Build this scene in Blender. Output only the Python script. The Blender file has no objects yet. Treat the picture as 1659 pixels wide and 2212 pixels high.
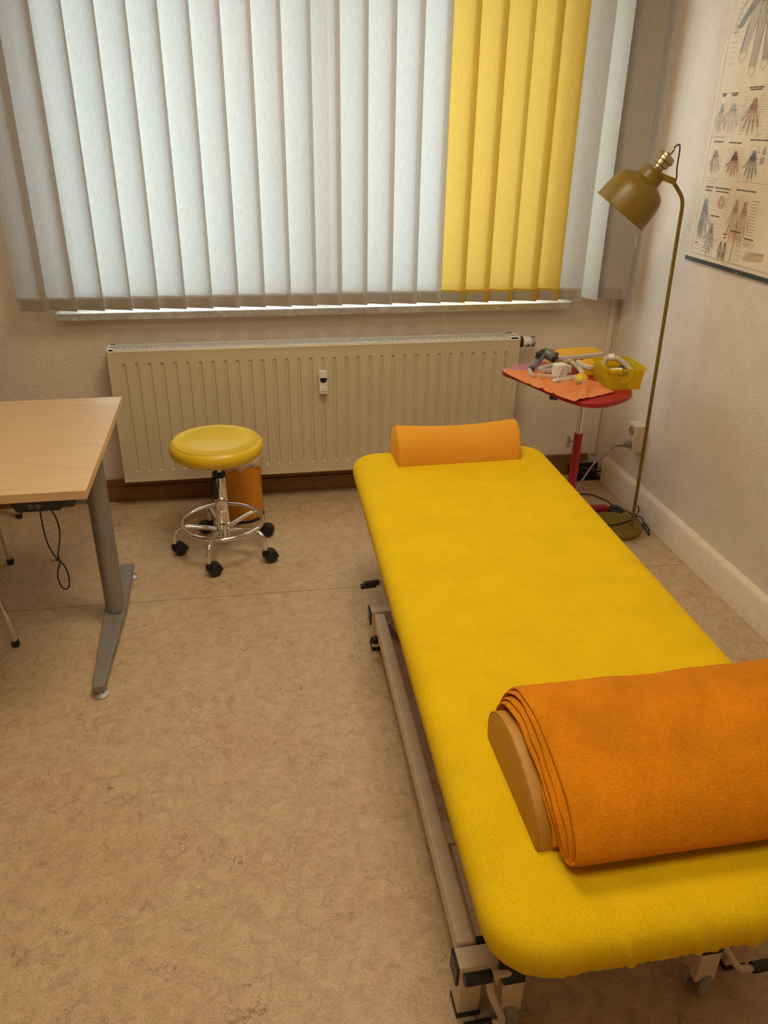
import bpy, bmesh, math, random
from mathutils import Vector, Matrix
random.seed(7)
S = bpy.context.scene
COL = S.collection
pi = math.pi

# ------------------------------------------------------------------ camera
F_PX, YAW, PITCH, ROLL, CAM_H = 1684.66, 0.184608, 0.461764, 0.016057, 1.6
cfw = Vector((math.sin(YAW)*math.cos(PITCH), math.cos(YAW)*math.cos(PITCH), -math.sin(PITCH)))
cr0 = Vector((math.cos(YAW), -math.sin(YAW), 0))
cu0 = cr0.cross(cfw)
cr = cr0*math.cos(ROLL) + cu0*math.sin(ROLL)
cu = -cr0*math.sin(ROLL) + cu0*math.cos(ROLL)
cam_data = bpy.data.cameras.new('camera')
cam = bpy.data.objects.new('camera', cam_data); COL.objects.link(cam)
cam.matrix_world = Matrix(((cr.x, cu.x, -cfw.x, 0), (cr.y, cu.y, -cfw.y, 0), (cr.z, cu.z, -cfw.z, CAM_H), (0, 0, 0, 1)))
cam_data.sensor_fit = 'VERTICAL'; cam_data.sensor_height = 24.0
cam_data.lens = F_PX/2212*24.0
cam_data.clip_start = 0.02
S.camera = cam

# ------------------------------------------------------------------ view, world, lights
S.view_settings.view_transform = 'Standard'
S.view_settings.look = 'None'
S.view_settings.gamma = 1.0
S.view_settings.use_curve_mapping = False
S.view_settings.exposure = 0.0
W = bpy.data.worlds.new('daylight'); S.world = W; W.use_nodes = True
bg = W.node_tree.nodes['Background']
bg.inputs['Color'].default_value = (0.84, 0.93, 1.0, 1); bg.inputs['Strength'].default_value = 6.4

WX0, WX1, WY0, WY1, WZ = -2.3, 1.76, -1.6, 3.465, 2.65     # room box
FILL_LIGHTS = [(0.3, 2.0, 2.58, 19.5, 0.7), (0.0, 0.4, 2.58, 14.5, 0.7)]  # unseen fill lights added overhead, since window light alone leaves the room dim
for (lx, ly, lz, lw, lsz) in FILL_LIGHTS:
    ld = bpy.data.lights.new('added_fill_light', 'AREA'); ld.energy = lw; ld.size = lsz; ld.color = (1.0, 0.87, 0.64)
    lo = bpy.data.objects.new('added_fill_light', ld); COL.objects.link(lo); lo.location = (lx, ly, lz-0.045)

# ------------------------------------------------------------------ helpers
def link(o, parent=None):
    COL.objects.link(o)
    if parent is not None: o.parent = parent
    return o
def obj(name, bm, mat, parent=None, smooth=False, bevel=0, auto=None, seg=2, label=None):
    me = bpy.data.meshes.new(name)
    bmesh.ops.recalc_face_normals(bm, faces=bm.faces)
    bm.to_mesh(me); bm.free()
    mats = mat if isinstance(mat, (list, tuple)) else [mat]
    for m in mats: me.materials.append(m)
    o = bpy.data.objects.new(name, me); link(o, parent)
    if smooth or bevel:
        for p in me.polygons: p.use_smooth = True
    if bevel:
        b = o.modifiers.new('b', 'BEVEL'); b.width = bevel; b.segments = seg; b.limit_method = 'ANGLE'; b.angle_limit = math.radians(40)
        b.harden_normals = True
    elif smooth and auto is not None:
        sharp_by_angle(me, auto)
    if label: o['label'] = label
    return o
def sharp_by_angle(me, ang):
    b = bmesh.new(); b.from_mesh(me)
    a = math.radians(ang)
    for e in b.edges:
        if len(e.link_faces) == 2 and e.calc_face_angle(0) > a: e.smooth = False
    b.to_mesh(me); b.free()
def thing(name, label, cat, loc=(0, 0, 0), group=None):
    o = bpy.data.objects.new(name, None); o.empty_display_size = 0.1; COL.objects.link(o); o.location = loc
    o['label'] = label; o['category'] = cat
    if group: o['group'] = group
    return o
def tag(o, label, cat, group=None, kind=None):
    o['label'] = label; o['category'] = cat
    if group: o['group'] = group
    if kind: o['kind'] = kind
    return o
def struct(o, label=None):
    o['kind'] = 'structure'
    if label: o['label'] = label
    return o
def box(bm, x0, x1, y0, y1, z0, z1, mi=0):
    vs = [bm.verts.new((x, y, z)) for z in (z0, z1) for y in (y0, y1) for x in (x0, x1)]
    for f in ((0, 1, 3, 2), (4, 6, 7, 5), (0, 4, 5, 1), (2, 3, 7, 6), (0, 2, 6, 4), (1, 5, 7, 3)):
        g = bm.faces.new([vs[i] for i in f]); g.material_index = mi
    return vs
def obox(bm, c, ax, ay, az, hx, hy, hz, mi=0):
    c = Vector(c); ax = Vector(ax).normalized()*hx; ay = Vector(ay).normalized()*hy; az = Vector(az).normalized()*hz
    vs = [bm.verts.new(c + ax*i + ay*j + az*k) for k in (-1, 1) for j in (-1, 1) for i in (-1, 1)]
    for f in ((0, 1, 3, 2), (4, 6, 7, 5), (0, 4, 5, 1), (2, 3, 7, 6), (0, 2, 6, 4), (1, 5, 7, 3)):
        g = bm.faces.new([vs[i] for i in f]); g.material_index = mi
def beam(bm, a, b, w, h, up=(0, 0, 1), mi=0):
    a = Vector(a); b = Vector(b); d = (b-a); L = d.length; d.normalize()
    s = d.cross(Vector(up)).normalized(); u = s.cross(d)
    obox(bm, (a+b)/2, d, s, u, L/2, w/2, h/2, mi)
def lathe(bm, prof, n=32, M=None, mi=0, cap=True):
    rings = []
    for (r, z) in prof:
        if r < 1e-6: rings.append([bm.verts.new((0, 0, z))])
        else: rings.append([bm.verts.new((r*math.cos(2*pi*k/n), r*math.sin(2*pi*k/n), z)) for k in range(n)])
    for a, b in zip(rings, rings[1:]):
        for k in range(n):
            k2 = (k+1) % n
            if len(a) == 1 and len(b) == 1: continue
            if len(a) == 1: f = bm.faces.new((a[0], b[k], b[k2]))
            elif len(b) == 1: f = bm.faces.new((a[k], a[k2], b[0]))
            else: f = bm.faces.new((a[k], a[k2], b[k2], b[k]))
            f.material_index = mi
    if cap:
        for R_ in (rings[0], rings[-1]):
            if len(R_) > 2: bm.faces.new(R_).material_index = mi
    if M is not None:
        for R_ in rings:
            for v in R_: v.co = M @ v.co
def frame_to(origin, zdir, xhint=(1, 0, 0)):
    z = Vector(zdir).normalized(); x = Vector(xhint); x = (x - z*x.dot(z))
    if x.length < 1e-4: x = Vector((0, 1, 0)) - z*z.y
    x.normalize(); y = z.cross(x); o = Vector(origin)
    return Matrix(((x.x, y.x, z.x, o.x), (x.y, y.y, z.y, o.y), (x.z, y.z, z.z, o.z), (0, 0, 0, 1)))
def cyl(bm, a, b, r, n=20, r2=None, mi=0):
    a = Vector(a); b = Vector(b); L = (b-a).length
    lathe(bm, [(r, 0), (r if r2 is None else r2, L)], n, frame_to(a, b-a), mi)
def catmull(pts, sub=8, closed=False):
    P = [Vector(p) for p in pts]; n = len(P); out = []
    rng = range(n if closed else n-1)
    for i in rng:
        p0 = P[(i-1) % n] if closed or i > 0 else P[0]; p1 = P[i]; p2 = P[(i+1) % n]
        p3 = P[(i+2) % n] if closed or i+2 < n else P[-1]
        for k in range(sub):
            t = k/sub
            out.append(0.5*((2*p1)+(-p0+p2)*t+(2*p0-5*p1+4*p2-p3)*t*t+(-p0+3*p1-3*p2+p3)*t**3))
    if not closed: out.append(P[-1].copy())
    return out
def tube(bm, pts, r, n=8, closed=False, mi=0, cap=True):
    P = [Vector(p) for p in pts]; m = len(P); rings = []
    up = None
    for i in range(m):
        if closed: t = P[(i+1) % m]-P[(i-1) % m]
        else: t = P[min(i+1, m-1)]-P[max(i-1, 0)]
        t.normalize()
        if up is None:
            h = Vector((0, 0, 1)) if abs(t.z) < 0.9 else Vector((1, 0, 0)); up = (h-t*h.dot(t)).normalized()
        else: up = (up-t*up.dot(t)).normalized()
        s = t.cross(up); rr = r(i/(m-1)) if callable(r) else r
        rings.append([bm.verts.new(P[i]+up*rr*math.cos(2*pi*k/n)+s*rr*math.sin(2*pi*k/n)) for k in range(n)])
    prs = list(zip(rings, rings[1:]))
    if closed: prs.append((rings[-1], rings[0]))
    for a, b in prs:
        for k in range(n):
            bm.faces.new((a[k], a[(k+1) % n], b[(k+1) % n], b[k])).material_index = mi
    if not closed and cap:
        bm.faces.new(rings[0]).material_index = mi; bm.faces.new(rings[-1]).material_index = mi
def prism(bm, pts2, z0, z1, M=None, mi=0):
    lo = [Vector((x, y, z0)) for x, y in pts2]; hi = [Vector((x, y, z1)) for x, y in pts2]
    if M is not None: lo = [M @ v for v in lo]; hi = [M @ v for v in hi]
    a = [bm.verts.new(v) for v in lo]; b = [bm.verts.new(v) for v in hi]; n = len(a)
    bm.faces.new(a).material_index = mi; bm.faces.new(b).material_index = mi
    for k in range(n): bm.faces.new((a[k], a[(k+1) % n], b[(k+1) % n], b[k])).material_index = mi
def rrect(w, h, r, n=5, cx=0, cy=0):
    out = []
    for (sx, sy, a0) in ((1, 1, 0), (-1, 1, 90), (-1, -1, 180), (1, -1, 270)):
        for k in range(n+1):
            a = math.radians(a0+90*k/n)
            out.append((cx+sx*(w/2-r)+r*math.cos(a), cy+sy*(h/2-r)+r*math.sin(a)))
    return out
def grid(bm, fn, nu, nv, mi=0, closeu=False):
    V = [[bm.verts.new(fn(i/nu, j/nv)) for j in range(nv+1)] for i in range(nu if closeu else nu+1)]
    n = len(V)
    for i in range(nu):
        a = V[i]; b = V[(i+1) % n]
        for j in range(nv): bm.faces.new((a[j], b[j], b[j+1], a[j+1])).material_index = mi
    return V
def lerp(a, b, t): return a+(b-a)*t
def interp(tab, x):
    if x <= tab[0][0]: return tab[0][1]
    for (a, b) in zip(tab, tab[1:]):
        if x <= b[0]: return lerp(a[1], b[1], (x-a[0])/(b[0]-a[0]))
    return tab[-1][1]
def noise1(seed):
    r = random.Random(seed); ph = [(r.uniform(0, 6.28), r.uniform(0.6, 1.4)) for _ in range(6)]
    def f(x): return sum(math.sin(x*(k+1)*q+p)/(k+1) for k, (p, q) in enumerate(ph))/1.6
    return f

# ------------------------------------------------------------------ materials
class NT:
    def __init__(s, name):
        s.m = bpy.data.materials.new(name); s.m.use_nodes = True; s.t = s.m.node_tree; s.b = s.t.nodes['Principled BSDF']; s.out = s.t.nodes['Material Output']
        s.tc = None
    def n(s, typ, **kw):
        nd = s.t.nodes.new(typ)
        for k, v in kw.items():
            if k in nd.inputs.keys() if hasattr(nd, 'inputs') else False: nd.inputs[k].default_value = v
            else: setattr(nd, k, v)
        return nd
    def l(s, a, b): s.t.links.new(a, b)
    def co(s, scale=(1, 1, 1), rot=(0, 0, 0)):
        if s.tc is None: s.tc = s.n('ShaderNodeTexCoord')
        mp = s.n('ShaderNodeMapping'); mp.inputs['Scale'].default_value = scale; mp.inputs['Rotation'].default_value = rot
        s.l(s.tc.outputs['Object'], mp.inputs['Vector']); return mp.outputs['Vector']
    def noise(s, scale, detail=4, rough=0.55, sc=(1, 1, 1), dist=0):
        nd = s.n('ShaderNodeTexNoise'); nd.inputs['Scale'].default_value = scale; nd.inputs['Detail'].default_value = detail
        nd.inputs['Roughness'].default_value = rough; nd.inputs['Distortion'].default_value = dist
        s.l(s.co(sc), nd.inputs['Vector']); return nd.outputs['Fac']
    def ramp(s, fac, stops):
        r = s.n('ShaderNodeValToRGB'); e = r.color_ramp.elements
        while len(e) < len(stops): e.new(0.5)
        for i, (p, c) in enumerate(stops): e[i].position = p; e[i].color = (c if len(c) == 4 else (*c, 1))
        s.l(fac, r.inputs['Fac']); return r.outputs['Color']
    def mix(s, f, a, b, mode='MIX'):
        m = s.n('ShaderNodeMix', data_type='RGBA', blend_type=mode)
        if isinstance(f, (int, float)): m.inputs[0].default_value = f
        else: s.l(f, m.inputs[0])
        for i, v in ((6, a), (7, b)):
            if isinstance(v, (tuple, list)): m.inputs[i].default_value = (*v[:3], 1)
            else: s.l(v, m.inputs[i])
        return m.outputs[2]
    def bump(s, h, strength=0.3, dist=0.002, prev=None):
        b = s.n('ShaderNodeBump'); b.inputs['Strength'].default_value = strength; b.inputs['Distance'].default_value = dist
        s.l(h, b.inputs['Height'])
        if prev is not None: s.l(prev, b.inputs['Normal'])
        return b.outputs['Normal']
    def set(s, **kw):
        for k, v in kw.items():
            k = k.replace('_', ' ')
            if isinstance(v, tuple): s.b.inputs[k].default_value = (*v[:3], 1)
            elif isinstance(v, (int, float)): s.b.inputs[k].default_value = v
            else: s.l(v, s.b.inputs[k])
def plain(name, col, rough=0.5, metal=0.0, spec=0.5, var=0.04, nsc=30, **kw):
    t = NT(name); f = t.noise(nsc, 3)
    dark = tuple(c*(1-var*2) for c in col); lite = tuple(min(1, c*(1+var)) for c in col)
    t.set(Base_Color=t.ramp(f, [(0.3, dark), (0.7, lite)]), Roughness=rough, Metallic=metal)
    t.b.inputs['Specular IOR Level'].default_value = spec
    for k, v in kw.items(): t.b.inputs[k.replace('_', ' ')].default_value = v
    return t.m

def mk_wall():
    t = NT('woodchip_wallpaper')
    a = t.noise(120, 5, 0.6); b = t.noise(12, 3)
    t.set(Base_Color=t.ramp(b, [(0.3, (0.82, 0.70, 0.575)), (0.7, (0.88, 0.76, 0.635))]), Roughness=0.75)
    h = t.ramp(a, [(0.42, (0, 0, 0)), (0.62, (1, 1, 1))])
    t.set(Normal=t.bump(h, 0.85, 0.0018)); t.b.inputs['Specular IOR Level'].default_value = 0.25
    return t.m
def mk_floor():
    t = NT('mottled_vinyl')
    big = t.noise(3.2, 4, 0.6); mid = t.noise(26, 7, 0.72, dist=0.8); fine = t.noise(260, 5, 0.75)
    fib = t.noise(60, 7, 0.8, sc=(1, 1.5, 1), dist=2.4)
    c = t.ramp(mid, [(0.30, (0.42, 0.28, 0.16)), (0.5, (0.66, 0.465, 0.28)), (0.70, (0.84, 0.63, 0.41))])
    c2 = t.ramp(big, [(0.35, (0.58, 0.36, 0.21)), (0.65, (0.62, 0.48, 0.29))])
    c = t.mix(0.4, c, c2)
    c = t.mix(t.ramp(fib, [(0.35, (0.65,)*3), (0.5, (0, 0, 0)), (1.0, (0, 0, 0))]), c, (0.36, 0.22, 0.115))
    c = t.mix(0.5, c, t.ramp(fine, [(0.36, (0.42, 0.42, 0.42)), (0.60, (1.08, 1.08, 1.08))]), 'MULTIPLY')
    # crackle veins
    v = t.n('ShaderNodeTexVoronoi', feature='DISTANCE_TO_EDGE'); v.inputs['Scale'].default_value = 13
    wob = t.n('ShaderNodeTexNoise'); wob.inputs['Scale'].default_value = 22; wob.inputs['Detail'].default_value = 5
    cv = t.co(); t.l(cv, wob.inputs['Vector'])
    vm = t.n('ShaderNodeVectorMath', operation='MULTIPLY_ADD'); t.l(wob.outputs['Color'], vm.inputs[0]); vm.inputs[1].default_value = (0.09, 0.09, 0.09); t.l(cv, vm.inputs[2])
    t.l(vm.outputs[0], v.inputs['Vector'])
    line = t.ramp(v.outputs['Distance'], [(0.0, (1, 1, 1)), (0.018, (0, 0, 0))])
    brk = t.ramp(t.noise(7, 3), [(0.48, (0, 0, 0)), (0.60, (0.7,)*3)])
    mul = t.mix(1.0, line, brk, 'MULTIPLY')
    c = t.mix(mul, c, (0.13, 0.07, 0.035))
    t.set(Base_Color=c, Roughness=t.ramp(mid, [(0, (0.42,)*3), (1, (0.55,)*3)]), Normal=t.bump(fine, 0.12, 0.0008))
    t.b.inputs['Specular IOR Level'].default_value = 0.35
    return t.m
def mk_fabric(name, col, nsc=420, var=0.12, bs=0.5, bd=0.0015, sheen=0.4, rough=0.9, blotch=0.08, stretch=(1, 1, 1)):
    t = NT(name)
    f = t.noise(nsc, 4, 0.7, sc=stretch); g = t.noise(9, 3, 0.6, dist=0.5)
    c = t.ramp(f, [(0.3, tuple(x*(1-2*var) for x in col)), (0.7, tuple(min(1, x*(1+var)) for x in col))])
    c = t.mix(1.0, c, t.ramp(g, [(0.35, (1-blotch,)*3), (0.65, (1, 1, 1))]), 'MULTIPLY')
    t.set(Base_Color=c, Roughness=rough, Normal=t.bump(f, bs, bd))
    t.b.inputs['Specular IOR Level'].default_value = 0.15
    t.b.inputs['Sheen Weight'].default_value = sheen; t.b.inputs['Sheen Roughness'].default_value = 0.5
    t.b.inputs['Sheen Tint'].default_value = (*[min(1, x*1.1+0.05) for x in col], 1)
    return t.m
def mk_blind(name, col, tcol):
    t = NT(name)
    w1 = t.noise(60, 5, 0.75, sc=(9, 9, 0.7)); w2 = t.noise(60, 5, 0.75, sc=(0.7, 0.7, 9))
    a = t.ramp(w1, [(0.38, (0.80,)*3), (0.62, (1.0,)*3)]); b = t.ramp(w2, [(0.35, (0.95,)*3), (0.65, (1.0,)*3)])
    w = t.mix(1.0, a, b, 'MULTIPLY')
    d = t.n('ShaderNodeBsdfDiffuse'); tr = t.n('ShaderNodeBsdfTranslucent'); tp = t.n('ShaderNodeBsdfTransparent')
    t.l(t.mix(1.0, w, col, 'MULTIPLY'), d.inputs['Color'])
    t.l(t.mix(1.0, w, tcol, 'MULTIPLY'), tr.inputs['Color'])
    tp.inputs['Color'].default_value = (*tcol, 1)
    m1 = t.n('ShaderNodeMixShader'); m1.inputs[0].default_value = 0.150; t.l(d.outputs[0], m1.inputs[1]); t.l(tr.outputs[0], m1.inputs[2])
    m2 = t.n('ShaderNodeMixShader'); m2.inputs[0].default_value = 0.028; t.l(m1.outputs[0], m2.inputs[1]); t.l(tp.outputs[0], m2.inputs[2])
    t.l(m2.outputs[0], t.out.inputs['Surface']); t.t.nodes.remove(t.b)
    return t.m
def mk_glass():
    t = NT('window_glass')
    g = t.n('ShaderNodeBsdfGlossy'); g.inputs['Roughness'].default_value = 0.02
    tp = t.n('ShaderNodeBsdfTransparent'); tp.inputs['Color'].default_value = (0.93, 0.97, 0.96, 1)
    m = t.n('ShaderNodeMixShader'); m.inputs[0].default_value = 0.06; t.l(tp.outputs[0], m.inputs[1]); t.l(g.outputs[0], m.inputs[2])
    t.l(m.outputs[0], t.out.inputs['Surface']); t.t.nodes.remove(t.b); return t.m
def mk_wood():
    t = NT('maple_laminate')
    a = t.noise(14, 6, 0.6, sc=(0.35, 5.5, 1), dist=0.6); b = t.noise(120, 3, 0.6, sc=(0.25, 3, 1))
    c = t.ramp(a, [(0.3, (0.64, 0.42, 0.22)), (0.7, (0.78, 0.55, 0.31))])
    c = t.mix(0.25, c, t.ramp(b, [(0.35, (0.6, 0.38, 0.19)), (0.65, (0.86, 0.64, 0.4))]))
    t.set(Base_Color=c, Roughness=0.28); t.b.inputs['Specular IOR Level'].default_value = 0.5
    return t.m
def mk_marble():
    t = NT('grey_stone'); a = t.noise(22, 6, 0.7, dist=1.5)
    t.set(Base_Color=t.ramp(a, [(0.3, (0.38, 0.33, 0.27)), (0.55, (0.55, 0.5, 0.43)), (0.7, (0.75, 0.71, 0.65))]), Roughness=0.35); return t.m
def mk_skin_plastic(): pass
M = {}
M['wall'] = mk_wall(); M['floor'] = mk_floor()
M['ceil'] = plain('ceiling_paint', (0.78, 0.72, 0.64), 0.8)
M['sheet'] = mk_fabric('yellow_terry_sheet', (0.86, 0.56, 0.004), 330, 0.10, 0.6, 0.0018, 0.35)
M['bolster'] = mk_fabric('orange_terry', (0.80, 0.36, 0.035), 420, 0.08, 0.4, 0.001, 0.35)
M['blanket'] = mk_fabric('orange_plush', (0.82, 0.27, 0.004), 260, 0.14, 0.7, 0.002, 0.55, blotch=0.22, stretch=(0.6, 2.0, 1.4))
M['vinyl_orange'] = plain('tan_vinyl', (0.50, 0.225, 0.018), 0.52, nsc=90)
M['stool_vinyl'] = plain('yellow_vinyl', (0.78, 0.53, 0.015), 0.33, nsc=12)
M['towel'] = mk_fabric('salmon_towel', (0.86, 0.30, 0.11), 700, 0.15, 0.6, 0.0012, 0.3)
M['blind'] = mk_blind('white_blind_cloth', (0.54, 0.50, 0.43), (0.82, 0.83, 0.83))
M['blindy'] = mk_blind('yellow_blind_cloth', (0.60, 0.37, 0.03), (0.95, 0.66, 0.16))
M['weight'] = plain('blind_weight', (0.35, 0.31, 0.25), 0.6)
M['glass'] = mk_glass(); M['wood'] = mk_wood(); M['stone'] = mk_marble()
M['pvc'] = plain('white_pvc', (0.82, 0.82, 0.80), 0.35)
M['radiator'] = plain('cream_enamel', (0.62, 0.53, 0.36), 0.34, nsc=6, var=0.02)
M['white_metal'] = plain('white_enamel', (0.80, 0.78, 0.72), 0.35)
M['dark'] = plain('black_plastic', (0.012, 0.013, 0.013), 0.42)
M['darkgrey'] = plain('dark_grey_plastic', (0.03, 0.035, 0.033), 0.5)
M['chrome'] = plain('chrome', (0.80, 0.79, 0.77), 0.10, metal=1.0, var=0.01)
M['grey_metal'] = plain('grey_painted_steel', (0.27, 0.25, 0.22), 0.42, metal=0.25)
M['frame'] = plain('beige_enamel_steel', (0.70, 0.55, 0.38), 0.38)
M['brown_board'] = plain('brown_skirting', (0.22, 0.105, 0.028), 0.45, var=0.08)
M['cream_board'] = plain('cream_skirting', (0.88, 0.75, 0.59), 0.42)
M['mustard'] = plain('mustard_paint', (0.21, 0.13, 0.008), 0.38)
M['steel'] = plain('satin_steel', (0.55, 0.53, 0.50), 0.38, metal=0.85, var=0.01)
M['brass'] = plain('brushed_brass', (0.42, 0.35, 0.23), 0.32, metal=1.0)
M['red'] = plain('red_lacquer', (0.36, 0.012, 0.018), 0.4)
M['orange_bin'] = plain('orange_enamel', (0.72, 0.27, 0.006), 0.35)
M['bag'] = plain('pink_bin_bag', (0.66, 0.48, 0.38), 0.5)
M['white_plastic'] = plain('white_plastic', (0.78, 0.74, 0.68), 0.4)
M['cable_white'] = plain('off_white_rubber', (0.72, 0.66, 0.55), 0.45)
M['device_grey'] = plain('grey_device_plastic', (0.17, 0.17, 0.17), 0.3)
M['case_yellow'] = plain('orange_yellow_case', (0.80, 0.42, 0.012), 0.4)
M['plug_grey'] = plain('grey_rubber', (0.30, 0.28, 0.26), 0.5)
M['socket'] = plain('cream_socket', (0.70, 0.58, 0.40), 0.35)
M['ball'] = plain('yellow_rubber', (0.72, 0.50, 0.01), 0.4)
M['white_paint'] = plain('white_print', (0.85, 0.83, 0.8), 0.5)
M['ink'] = plain('dark_ink', (0.18, 0.14, 0.10), 0.7)
M['ink_grey'] = plain('grey_ink', (0.38, 0.33, 0.28), 0.7)
M['ink_blue'] = plain('blue_ink', (0.36, 0.39, 0.40), 0.7)
M['ink_red'] = plain('red_ink', (0.60, 0.33, 0.24), 0.7)
M['ink_skin'] = plain('skin_ink', (0.62, 0.42, 0.28), 0.7)
M['paper'] = plain('cream_paper', (0.78, 0.64, 0.46), 0.35, nsc=5)
M['bluegrey'] = plain('blue_grey_device', (0.3, 0.38, 0.42), 0.4)
M['hose'] = plain('beige_hose', (0.62, 0.52, 0.36), 0.5)
def mk_clear_yellow():
    t = NT('clear_yellow_plastic')
    tp = t.n('ShaderNodeBsdfTransparent'); tp.inputs['Color'].default_value = (0.95, 0.86, 0.22, 1)
    t.set(Base_Color=(0.85, 0.68, 0.03), Roughness=0.25)
    m = t.n('ShaderNodeMixShader'); m.inputs[0].default_value = 0.3
    t.l(tp.outputs[0], m.inputs[1]); t.l(t.b.outputs[0], m.inputs[2]); t.l(m.outputs[0], t.out.inputs['Surface']); return t.m
M['clear_yellow'] = mk_clear_yellow()
def mk_fillglow():  # glowing face of the added ceiling fill fixtures
    t = NT('fill_panel_glow'); t.set(Base_Color=(0.9, 0.88, 0.82), Roughness=0.4)
    t.b.inputs['Emission Color'].default_value = (1, 0.8, 0.55, 1); t.b.inputs['Emission Strength'].default_value = 1.5; return t.m
M['fill_panel'] = mk_fillglow()

# ------------------------------------------------------------------ room shell
WINX0, WINX1, WINZ0, WINZ1 = -0.735, 1.475, 0.858, 2.30
T = 0.25
bm = bmesh.new(); box(bm, WX0-T, WX1+T, WY0-T, WY1+T, -0.1, 0); struct(obj('floor', bm, M['floor']), 'mottled beige vinyl floor')
bm = bmesh.new(); box(bm, WX0-T, WX1+T, WY0-T, WY1+T+0.1, WZ, WZ+0.1); struct(obj('ceiling', bm, M['ceil']))
bm = bmesh.new()
box(bm, WX0, WINX0, WY1, WY1+T, 0, WZ); box(bm, WINX1, WX1, WY1, WY1+T, 0, WZ)
box(bm, WINX0, WINX1, WY1, WY1+T, 0, WINZ0); box(bm, WINX0, WINX1, WY1, WY1+T, WINZ1, WZ)
struct(obj('wall_back', bm, M['wall']), 'textured beige wall around the window')
bm = bmesh.new(); box(bm, WX1, WX1+T, WY0, WY1+T, 0, WZ); struct(obj('wall_right', bm, M['wall']), 'textured beige wall with the poster')
bm = bmesh.new(); box(bm, WX0-T, WX0, WY0, WY1+T, 0, WZ); struct(obj('wall_left', bm, M['wall']))
bm = bmesh.new(); box(bm, WX0, WX1, WY0-T, WY0, 0, WZ); struct(obj('wall_front', bm, M['wall']))
# floor weld seam
bm = bmesh.new(); beam(bm, (WX0, 2.60, 0.0002), (1.73, 2.505, 0.0002), 0.002, 0.0006)
struct(obj('trim_1', bm, plain('seam_line', (0.24, 0.15, 0.08), 0.7)), 'weld seam across the vinyl floor')
# skirtings
bm = bmesh.new(); box(bm, WX0, 1.665, 3.447, WY1, 0, 0.075); box(bm, WX0, 1.70, 3.452, WY1, 0.075, 0.108)
struct(obj('baseboard_back', bm, M['brown_board'], bevel=0.003), 'dark brown skirting board under the radiator')
bm = bmesh.new()
pr = [(WX1, 0), (1.730, 0), (1.730, 0.118), (1.736, 0.128), (WX1, 0.135)]
Mx = Matrix(((1, 0, 0, 0), (0, 0, 1, 0), (0, 1, 0, 0), (0, 0, 0, 1)))
prism(bm, pr, WY0, 3.345, Mx)
struct(obj('baseboard_right', bm, M['cream_board'], bevel=0.002), 'cream boxed skirting along the right wall')
# conduit strip in the corner
bm = bmesh.new(); box(bm, 1.712, 1.738, 3.450, WY1, 0.11, WZ)
struct(obj('trim_2', bm, M['wall'], bevel=0.003), 'painted vertical cable strip in the corner')

# window
win = thing('window_1', 'white window behind the vertical blind', 'window', (0, WY1, WINZ0)); win['kind'] = 'structure'
del win['category']
def wobj(name, bm, mat, **k):
    o = obj(name, bm, mat, win, **k); o.matrix_parent_inverse = Matrix.Translation((0, -WY1, -WINZ0)); return o
bm = bmesh.new()
fy0, fy1 = WY1+0.07, WY1+0.13
box(bm, WINX0, WINX0+0.06, fy0, fy1, WINZ0, WINZ1); box(bm, WINX1-0.06, WINX1, fy0, fy1, WINZ0, WINZ1)
box(bm, WINX0, WINX1, fy0, fy1, WINZ0, WINZ0+0.075); box(bm, WINX0, WINX1, fy0, fy1, WINZ1-0.1, WINZ1)
for mx in (0.37,): box(bm, mx-0.035, mx+0.035, fy0-0.01, fy1, WINZ0, WINZ1)
wobj('window_frame', bm, M['pvc'], bevel=0.004)
for (a, b) in ((WINX0+0.06, 0.37-0.035), (0.37+0.035, WINX1-0.06)):
    bm = bmesh.new(); box(bm, a-0.005, b+0.005, fy0+0.025, fy0+0.03, WINZ0+0.065, WINZ1-0.09); wobj('pane', bm, M['glass'])
bm = bmesh.new(); box(bm, -0.747, 1.497, 3.40, WY1+0.0, 0.853, 0.884); box(bm, WINX0, WINX1, WY1, fy0, 0.853, 0.884)
wobj('window_sill', bm, M['stone'], bevel=0.003, label='grey mottled stone window sill')

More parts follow.
